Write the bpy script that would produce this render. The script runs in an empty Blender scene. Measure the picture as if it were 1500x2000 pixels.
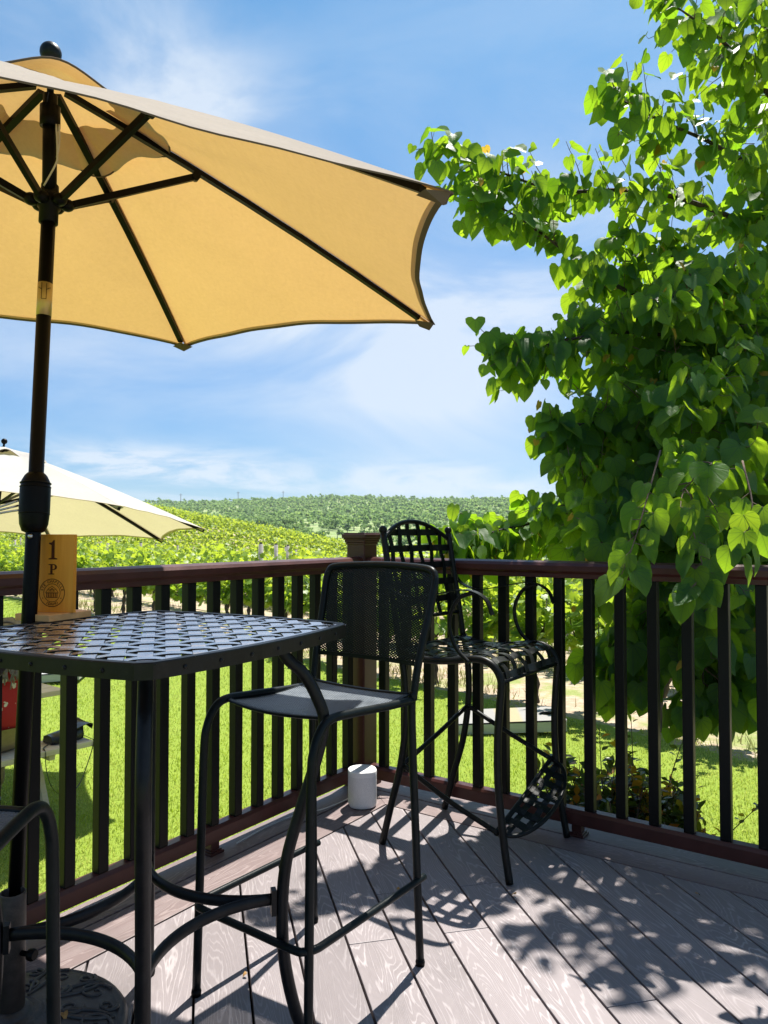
import bpy, bmesh, math, random
import numpy as np
from mathutils import Vector, Matrix

random.seed(7)
RNG = np.random.default_rng(11)
R = math.radians
scene = bpy.context.scene
COL = scene.collection

# ------------------------------------------------------------------ camera, world, sun, exposure
EYE = Vector((0, 0, 1.2))
FPX, PITCH = 1470.0, math.atan(43 / 1470)
cam_d = bpy.data.cameras.new('camera')
cam = bpy.data.objects.new('camera', cam_d)
COL.objects.link(cam)
cam.location = EYE
cam.rotation_euler = (R(90) + PITCH, 0, 0)
cam_d.sensor_width = 36
cam_d.lens = 36 * FPX / 2000
cam_d.clip_start, cam_d.clip_end = 0.05, 6000
scene.camera = cam

SUN_AZ, SUN_EL = 25.0, 65.0
SUN_STRENGTH, SKY_STRENGTH, EXPOSURE = 5.0, 0.07, 1.12

world = bpy.data.worlds.new('World')
scene.world = world
world.use_nodes = True
wt = world.node_tree
for n in list(wt.nodes):
    wt.nodes.remove(n)


class NT:
    """small helper to write node graphs"""
    def __init__(self, tree):
        self.t = tree

    def n(self, kind, ins=None, **attrs):
        nd = self.t.nodes.new(kind)
        for k, v in attrs.items():
            setattr(nd, k, v)
        for k, v in (ins or {}).items():
            s = nd.inputs[k]
            if isinstance(v, bpy.types.NodeSocket):
                self.t.links.new(v, s)
            else:
                s.default_value = v
        return nd

    def link(self, a, b):
        self.t.links.new(a, b)

    def math(self, op, a, b=0.0, c=0.0, clamp=False):
        nd = self.n('ShaderNodeMath', {0: a, 1: b, 2: c}, operation=op, use_clamp=clamp)
        return nd.outputs[0]

    def mix(self, fac, a, b, blend='MIX'):
        nd = self.n('ShaderNodeMix', data_type='RGBA', blend_type=blend)
        for idx, v in ((0, fac), (6, a), (7, b)):
            if isinstance(v, bpy.types.NodeSocket):
                self.t.links.new(v, nd.inputs[idx])
            else:
                nd.inputs[idx].default_value = v if idx == 0 else (*v, 1)[:4]
        return nd.outputs[2]

    def ramp(self, fac, stops, interp='LINEAR'):
        nd = self.n('ShaderNodeValToRGB', {0: fac})
        cr = nd.color_ramp
        cr.interpolation = interp
        while len(cr.elements) < len(stops):
            cr.elements.new(0.5)
        for e, (p, c) in zip(cr.elements, stops):
            e.position = p
            e.color = (c, c, c, 1) if not hasattr(c, '__len__') else (*c, 1)[:4]
        return nd.outputs[0]

    def noise(self, vec, scale, detail=3.0, rough=0.5, dist=0.0):
        nd = self.n('ShaderNodeTexNoise', {'Scale': scale, 'Detail': detail, 'Roughness': rough, 'Distortion': dist})
        if vec is not None:
            self.t.links.new(vec, nd.inputs['Vector'])
        return nd.outputs[0]

    def mapping(self, vec, scale=(1, 1, 1), loc=(0, 0, 0), rot=(0, 0, 0)):
        nd = self.n('ShaderNodeMapping', {'Location': loc, 'Rotation': rot, 'Scale': scale})
        self.t.links.new(vec, nd.inputs['Vector'])
        return nd.outputs[0]


w = NT(wt)
sky = w.n('ShaderNodeTexSky', sky_type='NISHITA', sun_disc=False, sun_elevation=R(SUN_EL), sun_rotation=R(SUN_AZ),
          altitude=800, air_density=1.0, dust_density=0.6, ozone_density=2.2)
gen = w.n('ShaderNodeTexCoord').outputs['Generated']
sep = w.n('ShaderNodeSeparateXYZ', {0: gen})
zc = w.math('MAXIMUM', w.math('ADD', sep.outputs[2], 0.10), 0.02)
pl = w.n('ShaderNodeCombineXYZ', {0: w.math('DIVIDE', sep.outputs[0], zc), 1: w.math('DIVIDE', sep.outputs[1], zc), 2: 0.0}).outputs[0]
# thin cirrus, placed by azimuth and elevation (degrees)
az = w.math('MULTIPLY', w.math('ARCTAN2', sep.outputs[0], sep.outputs[1]), 180 / math.pi)
el = w.math('MULTIPLY', w.math('ARCSINE', sep.outputs[2]), 180 / math.pi)


def patch(a0, e0, wa, we, tilt):
    """soft elongated patch of cloud centred on a0, e0"""
    c, t = math.cos(R(tilt)), math.sin(R(tilt))
    da, de = w.math('SUBTRACT', az, a0), w.math('SUBTRACT', el, e0)
    u = w.math('DIVIDE', w.math('ADD', w.math('MULTIPLY', da, c), w.math('MULTIPLY', de, t)), wa)
    v = w.math('DIVIDE', w.math('SUBTRACT', w.math('MULTIPLY', de, c), w.math('MULTIPLY', da, t)), we)
    r2 = w.math('ADD', w.math('MULTIPLY', u, u), w.math('MULTIPLY', v, v))
    return w.math('EXPONENT', w.math('MULTIPLY', r2, -1.0))


ae = w.n('ShaderNodeCombineXYZ', {0: az, 1: el, 2: 0.0}).outputs[0]
c1 = w.noise(w.mapping(ae, (0.045, 0.085, 1), (3.1, 1.7, 0), (0, 0, R(24))), 1.0, 6, 0.58, 0.8)
c2 = w.noise(w.mapping(ae, (0.09, 0.40, 1), (8.3, 2.2, 0), (0, 0, R(6))), 1.0, 7, 0.62, 0.5)
soft = w.ramp(c1, [(0.28, 0.25), (0.70, 1.0)], 'EASE')
streak = w.ramp(c2, [(0.34, 0.0), (0.66, 1.0)], 'EASE')
big = None
for args, k in (((6.0, 14.5, 14, 8.0, 8), 1.25), ((-13.0, 28.0, 14, 5.0, -33), 0.80), ((-6.0, 20.0, 13, 6.0, -28), 0.85), ((17.0, 25.0, 10, 5, -10), 0.45), ((-20.0, 12.5, 13, 3.5, 0), 0.60), ((0.0, 32.0, 26, 4, 15), 0.22), ((70.0, 30.0, 40, 16, 5), 0.6), ((-80.0, 26.0, 40, 14, -5), 0.6), ((170.0, 30.0, 70, 18, 0), 0.6), ((0.0, 72.0, 60, 14, 0), 0.35)):
    p_ = w.math('MULTIPLY', patch(*args), k)
    big = p_ if big is None else w.math('ADD', big, p_)
low = w.math('ADD', w.math('MULTIPLY', patch(-13.0, 4.3, 11, 1.7, -5), 1.0), w.math('MULTIPLY', patch(5.0, 4.0, 9, 1.3, -4), 0.6))
low = w.math('ADD', low, w.math('MULTIPLY', patch(-21.0, 4.8, 5, 1.0, 6), 0.5))
haze_low = w.math('MULTIPLY', w.ramp(sep.outputs[2], [(0.0, 1.0), (0.06, 0.4), (0.14, 0.0)]), 0.35)
cf = w.math('ADD', w.math('MULTIPLY', big, soft), w.math('MULTIPLY', w.math('MULTIPLY', low, 1.35), streak))
cf = w.math('ADD', cf, haze_low)
cf = w.math('ADD', cf, w.math('ADD', w.math('MULTIPLY', soft, 0.10), 0.05))
cf = w.math('MULTIPLY', w.math('MINIMUM', cf, 1.0), 0.80)
tintc = w.ramp(sep.outputs[2], [(0.0, (0.32, 0.53, 0.70)), (0.10, (0.30, 0.57, 0.78)), (0.28, (0.33, 0.72, 0.94)), (0.55, (0.36, 0.92, 1.08)), (1.0, (0.48, 0.88, 1.08))])
skyc = w.mix(1.0, sky.outputs[0], tintc, 'MULTIPLY')
final = w.mix(cf, skyc, (5.5, 6.0, 6.6))
bg = w.n('ShaderNodeBackground', {0: final, 1: SKY_STRENGTH})
wo = w.n('ShaderNodeOutputWorld', {0: bg.outputs[0]})

sun_d = bpy.data.lights.new('sun', 'SUN')
sun_d.energy, sun_d.angle, sun_d.color = SUN_STRENGTH, R(0.53), (1.0, 0.955, 0.88)
sun = bpy.data.objects.new('sun', sun_d)
COL.objects.link(sun)
to_sun = Vector((math.sin(R(SUN_AZ)) * math.cos(R(SUN_EL)), math.cos(R(SUN_AZ)) * math.cos(R(SUN_EL)), math.sin(R(SUN_EL))))
sun.rotation_euler = to_sun.to_track_quat('Z', 'Y').to_euler()
sun.location = (6, 14, 20)

scene.view_settings.view_transform = 'Standard'
scene.view_settings.look = 'None'
scene.view_settings.exposure = EXPOSURE
scene.view_settings.gamma = 1
scene.cycles.max_bounces = 8
scene.cycles.transparent_max_bounces = 12
scene.cycles.transmission_bounces = 6
scene.cycles.caustics_reflective = False
scene.cycles.caustics_refractive = False
scene.cycles.use_denoising = True

CP, SP = math.cos(PITCH), math.sin(PITCH)


def at(px, py, y):
    """world point seen at photo pixel (px, py) at distance y in front of the eye"""
    u, v = (px - 750) / FPX, (1000 - py) / FPX
    # ray = forward*1 + right*u + up*v
    ry, rz = CP - v * SP, SP + v * CP
    k = y / ry
    return Vector((u * k, y, 1.2 + rz * k))


# ------------------------------------------------------------------ mesh helpers
def vec(p):
    return Vector(p)


def world_matrix(o):
    m = Matrix.LocRotScale(o.location, o.rotation_euler, None)
    return world_matrix(o.parent) @ m if o.parent else m


class MB:
    def __init__(self):
        self.v, self.f, self.s, self.uv = [], [], [], []

    def face(self, idx, smooth=False, uv=None):
        self.f.append(tuple(idx)); self.s.append(smooth); self.uv.append(uv)

    def box(self, c, size, rz=0.0, mat=None):
        c = Vector(c); hx, hy, hz = (s / 2 for s in size)
        M = mat if mat is not None else Matrix.Rotation(rz, 3, 'Z')
        b = len(self.v)
        for z in (-hz, hz):
            for x, y in ((-hx, -hy), (hx, -hy), (hx, hy), (-hx, hy)):
                self.v.append(c + M @ Vector((x, y, z)))
        for q in ((3, 2, 1, 0), (4, 5, 6, 7), (0, 1, 5, 4), (1, 2, 6, 5), (2, 3, 7, 6), (3, 0, 4, 7)):
            self.face([b + i for i in q])
        return self

    def prism(self, poly, z0, z1, uvf=None):
        """poly: ccw list of (x, y)"""
        b = len(self.v); n = len(poly)
        for z in (z0, z1):
            for p in poly:
                self.v.append(Vector((p[0], p[1], z)))
        top = [b + n + i for i in range(n)]
        self.face(top, uv=[uvf(p) for p in poly] if uvf else None)
        self.face([b + n - 1 - i for i in range(n)])
        for i in range(n):
            j = (i + 1) % n
            q = [b + i, b + j, b + n + j, b + n + i]
            self.face(q, uv=[uvf(poly[i]), uvf(poly[j]), uvf(poly[j]), uvf(poly[i])] if uvf else None)
        return self

    def tube(self, pts, r, seg=10, closed=False, caps=True, flat=None):
        """r: number or list; flat=(a,b) scales the section across the two frame axes"""
        P = [Vector(p) for p in pts]; n = len(P)
        rr = list(r) if hasattr(r, '__len__') else [r] * n
        T = []
        for i in range(n):
            a = P[i - 1] if (i > 0 or closed) else P[i]
            c = P[(i + 1) % n] if (i < n - 1 or closed) else P[i]
            t = (c - a)
            T.append(t.normalized() if t.length > 1e-9 else Vector((0, 0, 1)))
        ref = Vector((0, 0, 1)) if abs(T[0].z) < 0.9 else Vector((1, 0, 0))
        nrm = (ref - T[0] * ref.dot(T[0])).normalized()
        b = len(self.v)
        fa, fb = flat or (1, 1)
        for i in range(n):
            nrm = nrm - T[i] * nrm.dot(T[i])
            if nrm.length < 1e-6:
                nrm = T[i].orthogonal()
            nrm.normalize()
            bi = T[i].cross(nrm)
            for k in range(seg):
                a = 2 * math.pi * k / seg
                self.v.append(P[i] + (nrm * math.cos(a) * fa + bi * math.sin(a) * fb) * rr[i])
        for i in range(n if closed else n - 1):
            j = (i + 1) % n
            for k in range(seg):
                m = (k + 1) % seg
                self.face((b + i * seg + k, b + i * seg + m, b + j * seg + m, b + j * seg + k), True)
        if caps and not closed:
            self.face([b + seg - 1 - k for k in range(seg)])
            self.face([b + (n - 1) * seg + k for k in range(seg)])
        return self

    def strap(self, pts, wdir, width, th):
        """flat bar following pts, wdir = direction(s) across the bar"""
        P = [Vector(p) for p in pts]; n = len(P)
        b = len(self.v)
        for i in range(n):
            t = (P[min(i + 1, n - 1)] - P[max(i - 1, 0)]).normalized()
            wd = Vector(wdir[i]) if isinstance(wdir, list) else Vector(wdir)
            wd = (wd - t * wd.dot(t)).normalized()
            nn = t.cross(wd).normalized()
            for a, c in ((-1, -1), (1, -1), (1, 1), (-1, 1)):
                self.v.append(P[i] + wd * (a * width / 2) + nn * (c * th / 2))
        for i in range(n - 1):
            for k in range(4):
                m = (k + 1) % 4
                self.face((b + i * 4 + k, b + i * 4 + m, b + i * 4 + 4 + m, b + i * 4 + 4 + k))
        self.face((b + 3, b + 2, b + 1, b)); e = b + (n - 1) * 4
        self.face((e, e + 1, e + 2, e + 3))
        return self

    def lathe(self, prof, c=(0, 0, 0), seg=32, axis=None, smooth=True):
        """prof: list of (r, z)"""
        c = Vector(c); M = axis.to_track_quat('Z', 'Y').to_matrix() if axis is not None else Matrix.Identity(3)
        b = len(self.v); n = len(prof)
        for r, z in prof:
            for k in range(seg):
                a = 2 * math.pi * k / seg
                self.v.append(c + M @ Vector((r * math.cos(a), r * math.sin(a), z)))
        for i in range(n - 1):
            for k in range(seg):
                m = (k + 1) % seg
                self.face((b + i * seg + k, b + i * seg + m, b + (i + 1) * seg + m, b + (i + 1) * seg + k), smooth)
        if prof[0][0] > 1e-4:
            self.face([b + seg - 1 - k for k in range(seg)])
        if prof[-1][0] > 1e-4:
            self.face([b + (n - 1) * seg + k for k in range(seg)])
        return self

    def ball(self, c, r, seg=14, rings=8, squash=1.0):
        prof = [(max(r * math.sin(math.pi * i / rings), 1e-5), -r * squash * math.cos(math.pi * i / rings)) for i in range(rings + 1)]
        return self.lathe(prof, c, seg)

    def extrude_profile(self, prof, p0, p1):
        """prof: ccw (offset, z) section, extruded from p0 to p1 (2D points); offset to the left of travel"""
        p0, p1 = Vector((*p0, 0)), Vector((*p1, 0))
        t = (p1 - p0).normalized(); nl = Vector((-t.y, t.x, 0))
        b = len(self.v); n = len(prof); L = (p1 - p0).length
        for P in (p0, p1):
            for o, z in prof:
                self.v.append(P + nl * o + Vector((0, 0, z)))
        for i in range(n):
            j = (i + 1) % n
            self.face((b + i, b + n + i, b + n + j, b + j), uv=[(0, prof[i][0] + prof[i][1]), (L, prof[i][0] + prof[i][1]), (L, prof[j][0] + prof[j][1]), (0, prof[j][0] + prof[j][1])])
        self.face([b + i for i in range(n)]); self.face([b + n + n - 1 - i for i in range(n)])
        return self

    def grid(self, rows, smooth=True, uv=None):
        """rows: list of equal-length lists of points"""
        b = len(self.v); nr, nc = len(rows), len(rows[0])
        for r in rows:
            for p in r:
                self.v.append(Vector(p))
        for i in range(nr - 1):
            for j in range(nc - 1):
                q = (b + i * nc + j, b + i * nc + j + 1, b + (i + 1) * nc + j + 1, b + (i + 1) * nc + j)
                self.face(q, smooth)
        return self

    def build(self, name, material, parent=None, world=False, bevel=0.0):
        me = bpy.data.meshes.new(name)
        V = self.v
        if world and parent is not None:
            inv = world_matrix(parent).inverted()
            V = [inv @ p for p in V]
        me.from_pydata([tuple(p) for p in V], [], self.f)
        me.polygons.foreach_set('use_smooth', self.s)
        if any(u is not None for u in self.uv):
            lay = me.uv_layers.new(name='UVMap')
            k = 0
            for u, f in zip(self.uv, self.f):
                for i in range(len(f)):
                    lay.data[k].uv = u[i] if u else (0, 0)
                    k += 1
        me.materials.append(material)
        me.update()
        o = bpy.data.objects.new(name, me)
        COL.objects.link(o)
        if parent is not None:
            o.parent = parent
        if bevel:
            m = o.modifiers.new('bevel', 'BEVEL'); m.width = bevel; m.segments = 2; m.limit_method = 'ANGLE'; m.angle_limit = R(40)
        return o


def thing(name, label, cat, loc=(0, 0, 0), rz=0.0, group=None):
    o = bpy.data.objects.new(name, None)
    COL.objects.link(o)
    o.location = loc; o.rotation_euler = (0, 0, rz)
    o.empty_display_size = 0.1
    return tag(o, label, cat, group)


def tag(o, label, cat, group=None):
    o['label'] = label; o['category'] = cat
    if group:
        o['group'] = group
    return o


def copy_tree(o, parent=None):
    c = o.copy(); COL.objects.link(c); c.parent = parent
    for ch in list(o.children):
        copy_tree(ch, c)
    return c


def spline(pts, n=8):
    """Catmull-Rom through pts"""
    P = [Vector(p) for p in pts]
    P = [P[0] * 2 - P[1]] + P + [P[-1] * 2 - P[-2]]
    out = []
    for i in range(1, len(P) - 2):
        p0, p1, p2, p3 = P[i - 1:i + 3]
        for k in range(n):
            t = k / n
            out.append(0.5 * ((2 * p1) + (p2 - p0) * t + (2 * p0 - 5 * p1 + 4 * p2 - p3) * t * t + (3 * p1 - p0 - 3 * p2 + p3) * t ** 3))
    out.append(P[-2])
    return out


def scatter(name, tv, tf, pos, rot, scl, mat, parent=None, tint=None, uv=True):
    """many small leaves as one mesh; tv (k,3), tf triangles, pos (N,3), rot (N,3,3) columns = axes, scl (N,)"""
    tv = np.asarray(tv, float); tf = np.asarray(tf, int)
    alts = tv if tv.ndim == 3 else tv[None]     # several shapes of the same topology
    tv = alts[0]
    N, k = len(pos), len(tv)
    V = np.einsum('nij,nkj->nki', rot, alts[RNG.integers(0, len(alts), N)]) * np.asarray(scl)[:, None, None] + np.asarray(pos)[:, None, :]
    F = (tf[None] + (np.arange(N) * k)[:, None, None]).reshape(-1, 3)
    me = bpy.data.meshes.new(name)
    me.vertices.add(N * k); me.vertices.foreach_set('co', V.reshape(-1).astype(np.float32))
    me.loops.add(F.size); me.loops.foreach_set('vertex_index', F.reshape(-1).astype(np.int32))
    me.polygons.add(len(F)); me.polygons.foreach_set('loop_start', np.arange(0, F.size, 3, dtype=np.int32))
    me.polygons.foreach_set('use_smooth', np.ones(len(F), bool))
    me.update(calc_edges=True)
    if uv:
        lay = me.uv_layers.new(name='UVMap')
        u = np.tile(tv[:, :2], (N, 1))[F.reshape(-1)]
        lay.data.foreach_set('uv', u.reshape(-1).astype(np.float32))
    if tint is None:
        tint = RNG.random(N)
    at_ = me.attributes.new('tint', 'FLOAT', 'POINT')
    at_.data.foreach_set('value', np.repeat(tint, k).astype(np.float32))
    me.materials.append(mat)
    o = bpy.data.objects.new(name, me)
    COL.objects.link(o)
    if parent is not None:
        o.parent = parent
    return o


def frames(tip, nrm):
    """rotation matrices with columns (across, tip, normal)"""
    tip = tip / np.linalg.norm(tip, axis=1, keepdims=True)
    nrm = nrm - tip * np.sum(nrm * tip, 1, keepdims=True)
    nrm = nrm / (np.linalg.norm(nrm, axis=1, keepdims=True) + 1e-9)
    ac = np.cross(tip, nrm)
    return np.stack([ac, tip, nrm], 2)


def rnd_dir(n):
    d = RNG.normal(size=(n, 3))
    return d / np.linalg.norm(d, axis=1, keepdims=True)


# ------------------------------------------------------------------ materials
def material(name):
    m = bpy.data.materials.new(name); m.use_nodes = True
    t = m.node_tree
    for n in list(t.nodes):
        t.nodes.remove(n)
    return m, NT(t)


def finish(nt, shader, disp=None):
    nt.n('ShaderNodeOutputMaterial', {0: shader})


def obj_co(nt):
    return nt.n('ShaderNodeTexCoord').outputs['Object']


def painted(name, col, rough=0.35, var=0.25, scale=14, bump=0.02, spec=0.5, metallic=0.0, rough_var=0.12, dust=0.0):
    m, nt = material(name)
    co = obj_co(nt)
    n1 = nt.noise(co, scale, 5, 0.6)
    c = nt.mix(nt.ramp(n1, [(0.3, 0.0), (0.7, 1.0)]), tuple(x * (1 - var) for x in col), tuple(min(x * (1 + var), 1) for x in col))
    if dust:
        d = nt.noise(co, scale * 2.3, 6, 0.7)
        c = nt.mix(nt.math('MULTIPLY', nt.ramp(d, [(0.5, 0.0), (0.75, 1.0)]), dust), c, (0.25, 0.22, 0.19))
    n2 = nt.noise(co, scale * 9, 3, 0.6)
    r = nt.math('ADD', nt.math('MULTIPLY', n1, rough_var * 2), rough - rough_var)
    b = nt.n('ShaderNodeBump', {'Strength': 0.35, 'Distance': bump, 'Height': n2})
    p = nt.n('ShaderNodeBsdfPrincipled', {'Base Color': c, 'Roughness': r, 'Metallic': metallic, 'Specular IOR Level': spec, 'Normal': b.outputs[0]})
    finish(nt, p.outputs[0])
    return m


M = {}
M['powder'] = painted('black_green_powder_coat', (0.0035, 0.0065, 0.0075), 0.40, 0.3, 20, 0.001, 0.18, dust=0.025)
M['mesh'] = painted('black_mesh_coat', (0.003, 0.005, 0.006), 0.45, 0.3, 20, 0.0006, 0.25)
M['seatmesh'] = painted('sky_lit_mesh_coat', (0.13, 0.15, 0.17), 0.38, 0.25, 20, 0.0006, 0.5)  # black mesh coat with sun and sky light put into its colour
M['iron'] = painted('dark_wrought_iron', (0.0045, 0.006, 0.006), 0.40, 0.35, 24, 0.001, 0.20, dust=0.03)
M['tablemetal'] = painted('dark_bronze_paint', (0.007, 0.007, 0.008), 0.38, 0.35, 18, 0.0008, 0.22, dust=0.035)
M['strap'] = painted('sky_sheen_strap', (0.86, 0.80, 0.80), 0.24, 0.18, 26, 0.0006, 0.5, 0.9)  # table strap tops: pale sky reflection put into the colour
M['ironstrap'] = painted('sky_sheen_iron_strap', (0.085, 0.088, 0.088), 0.30, 0.3, 26, 0.0006, 0.5, 0.85)  # seat iron lightened in colour to suggest sky reflections
M['pole'] = painted('black_pole', (0.0022, 0.0022, 0.0025), 0.42, 0.2, 12, 0.0006, 0.12)
M['rail'] = painted('red_brown_rail', (0.060, 0.0185, 0.0150), 0.36, 0.25, 9, 0.001, 0.35)
M['baluster'] = painted('black_baluster_paint', (0.0016, 0.0026, 0.0026), 0.45, 0.3, 10, 0.001, 0.2)
M['castiron'] = painted('grey_cast_iron', (0.040, 0.037, 0.037), 0.46, 0.3, 22, 0.002, 0.5, dust=0.22)
M['tubebrown'] = painted('speckled_brown_tube', (0.060, 0.047, 0.040), 0.5, 0.35, 60, 0.001, 0.4, dust=0.1)
M['white'] = painted('white_plastic', (0.80, 0.80, 0.80), 0.4, 0.02, 20, 0.0005, 0.4)
M['chrome'] = painted('brushed_metal', (0.55, 0.55, 0.55), 0.3, 0.1, 30, 0.0003, 0.5, 1.0)
M['gold'] = painted('gold_label_foil', (0.50, 0.36, 0.15), 0.40, 0.08, 30, 0.0003, 0.5, 0.55)
M['leather'] = painted('black_leather', (0.012, 0.012, 0.014), 0.35, 0.3, 40, 0.001, 0.5)
M['postwood'] = painted('grey_weathered_post', (0.30, 0.28, 0.25), 0.8, 0.3, 12, 0.003, 0.2)
M['steelpost'] = painted('rusty_steel_post', (0.06, 0.045, 0.035), 0.6, 0.4, 12, 0.002, 0.3)
M['wire'] = painted('wire', (0.06, 0.06, 0.06), 0.4, 0.2, 10, 0.0002, 0.5)
M['cord'] = painted('pale_cord', (0.62, 0.60, 0.56), 0.6, 0.1, 30, 0.0005, 0.3)
M['engrave'] = painted('burnt_engraving', (0.085, 0.022, 0.006), 0.7, 0.3, 40, 0.0006, 0.2)
M['skin'] = painted('skin', (0.50, 0.30, 0.22), 0.5, 0.08, 20, 0.0006, 0.4)
M['hair'] = painted('grey_blond_hair', (0.20, 0.165, 0.13), 0.5, 0.4, 60, 0.003, 0.4)
M['khaki'] = painted('khaki_cotton', (0.34, 0.26, 0.15), 0.85, 0.12, 30, 0.003, 0.2)


def mat_cloth(name, dif, trans, wt_=0.5, weave=900, stitch=0.06):
    m, nt = material(name)
    co = obj_co(nt)
    n1 = nt.noise(co, 3.2, 4, 0.6)
    n2 = nt.noise(nt.mapping(co, (1, 1, 1)), 70, 4, 0.7)
    n3 = nt.noise(nt.mapping(co, (40, 3, 40)), 2.0, 3, 0.6)
    k = nt.math('ADD', nt.math('MULTIPLY', n1, 0.16), nt.math('MULTIPLY', n2, 0.20))
    k = nt.math('ADD', k, nt.math('MULTIPLY', n3, 0.10))
    k = nt.math('ADD', k, 0.77)
    kc = nt.n('ShaderNodeCombineColor', {0: k, 1: k, 2: k}).outputs[0]
    cd = nt.mix(1.0, kc, dif, 'MULTIPLY'); ct = nt.mix(1.0, kc, trans, 'MULTIPLY')
    b = nt.n('ShaderNodeBump', {'Strength': 0.4, 'Distance': 0.006, 'Height': nt.noise(nt.mapping(co, (1.0, 1.0, 2.5), (0, 0, 0), (0.3, 0.2, 0.6)), 9, 5, 0.65, 0.6)})
    d = nt.n('ShaderNodeBsdfDiffuse', {'Color': cd, 'Roughness': 0.0, 'Normal': b.outputs[0]})
    t = nt.n('ShaderNodeBsdfTranslucent', {'Color': ct, 'Normal': b.outputs[0]})
    mx = nt.n('ShaderNodeMixShader', {0: wt_, 1: d.outputs[0], 2: t.outputs[0]})
    finish(nt, mx.outputs[0])
    return m


M['canopy'] = mat_cloth('beige_canopy_cloth', (0.60, 0.545, 0.49), (0.405, 0.236, 0.070), 0.50)
M['trim'] = mat_cloth('brown_canopy_binding', (0.17, 0.13, 0.10), (0.10, 0.07, 0.04), 0.2)
M['canopy2'] = mat_cloth('cream_canopy_cloth', (0.62, 0.60, 0.57), (0.45, 0.375, 0.225), 0.45)


def mat_leaf(name, dif_a, dif_b, tr_a, tr_b, wt_=0.45, spec=0.35, rough=0.38, veins=False, young=None):
    m, nt = material(name)
    a = nt.n('ShaderNodeAttribute', attribute_name='tint').outputs['Fac']
    cd = nt.mix(a, dif_a, dif_b); ct = nt.mix(a, tr_a, tr_b)
    nrm = None
    if young:
        f = nt.ramp(a, [(0.955, 0.0), (0.985, 1.0)])
        cd = nt.mix(f, cd, young); ct = nt.mix(f, ct, tuple(min(1, 1.5 * x) for x in young))
    if veins:
        uvn = nt.n('ShaderNodeTexCoord').outputs['UV']
        s = nt.n('ShaderNodeSeparateXYZ', {0: uvn})
        ax = nt.math('ABSOLUTE', s.outputs[0]); y = s.outputs[1]
        ang = nt.math('ARCTAN2', ax, nt.math('ADD', y, 0.02))
        rad = nt.math('SQRT', nt.math('ADD', nt.math('MULTIPLY', ax, ax), nt.math('MULTIPLY', y, y)))
        # main veins fan out from the stalk every ~0.55 rad
        fr = nt.math('ABSOLUTE', nt.math('SUBTRACT', nt.math('FRACT', nt.math('ADD', nt.math('DIVIDE', ang, 0.55), 0.5)), 0.5))
        dist = nt.math('MULTIPLY', nt.math('MULTIPLY', fr, 0.55), rad)
        v1 = nt.ramp(dist, [(0.004, 1.0), (0.022, 0.0)])
        # small side veins off the midrib
        q = nt.math('SUBTRACT', nt.math('MULTIPLY', y, 7.0), nt.math('MULTIPLY', ax, 6.0))
        f2 = nt.math('ABSOLUTE', nt.math('SUBTRACT', nt.math('FRACT', q), 0.5))
        v2 = nt.math('MULTIPLY', nt.ramp(f2, [(0.02, 1.0), (0.10, 0.0)]), 0.45)
        v = nt.math('MAXIMUM', v1, v2)
        cd = nt.mix(nt.math('MULTIPLY', v, 0.5), cd, (0.14, 0.22, 0.07))
        ct = nt.mix(nt.math('MULTIPLY', v, 0.55), ct, tuple(x * 0.35 for x in tr_a))
        nrm = nt.n('ShaderNodeBump', {'Strength': 0.25, 'Distance': 0.002, 'Height': nt.math('SUBTRACT', 1.0, v)}).outputs[0]
    p = nt.n('ShaderNodeBsdfPrincipled', {'Base Color': cd, 'Roughness': rough, 'Specular IOR Level': spec})
    t = nt.n('ShaderNodeBsdfTranslucent', {'Color': ct})
    if nrm is not None:
        nt.link(nrm, p.inputs['Normal'])
    mx = nt.n('ShaderNodeMixShader', {0: wt_, 1: p.outputs[0], 2: t.outputs[0]})
    finish(nt, mx.outputs[0])
    return m


M['redbud'] = mat_leaf('redbud_leaf', (0.024, 0.088, 0.026), (0.065, 0.145, 0.026), (0.27, 0.53, 0.015), (0.48, 0.69, 0.025), 0.50, 0.20, 0.46, True, (0.38, 0.24, 0.03))
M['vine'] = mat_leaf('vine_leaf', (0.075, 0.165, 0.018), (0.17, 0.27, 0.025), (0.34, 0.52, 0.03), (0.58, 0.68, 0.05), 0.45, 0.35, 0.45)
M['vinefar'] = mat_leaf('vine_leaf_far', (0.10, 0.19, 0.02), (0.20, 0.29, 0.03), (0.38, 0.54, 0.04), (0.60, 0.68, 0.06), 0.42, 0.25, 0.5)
M['orchard'] = mat_leaf('orchard_leaf', (0.105, 0.195, 0.066), (0.185, 0.285, 0.085), (0.24, 0.40, 0.11), (0.38, 0.52, 0.15), 0.42, 0.2, 0.6)
M['grass'] = mat_leaf('grass_blade', (0.20, 0.29, 0.02), (0.38, 0.43, 0.12), (0.40, 0.53, 0.03), (0.66, 0.70, 0.18), 0.42, 0.3, 0.5)
M['drygrass'] = mat_leaf('dry_grass_blade', (0.30, 0.24, 0.11), (0.20, 0.24, 0.07), (0.35, 0.30, 0.14), (0.30, 0.36, 0.10), 0.35, 0.2, 0.6)
M['shrub'] = mat_leaf('shrub_leaf', (0.020, 0.045, 0.020), (0.050, 0.085, 0.020), (0.10, 0.17, 0.015), (0.30, 0.32, 0.02), 0.4, 0.5, 0.3)
M['shrubyoung'] = mat_leaf('shrub_young_leaf', (0.33, 0.26, 0.02), (0.36, 0.10, 0.015), (0.65, 0.50, 0.03), (0.7, 0.20, 0.02), 0.45, 0.4, 0.35)


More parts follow.
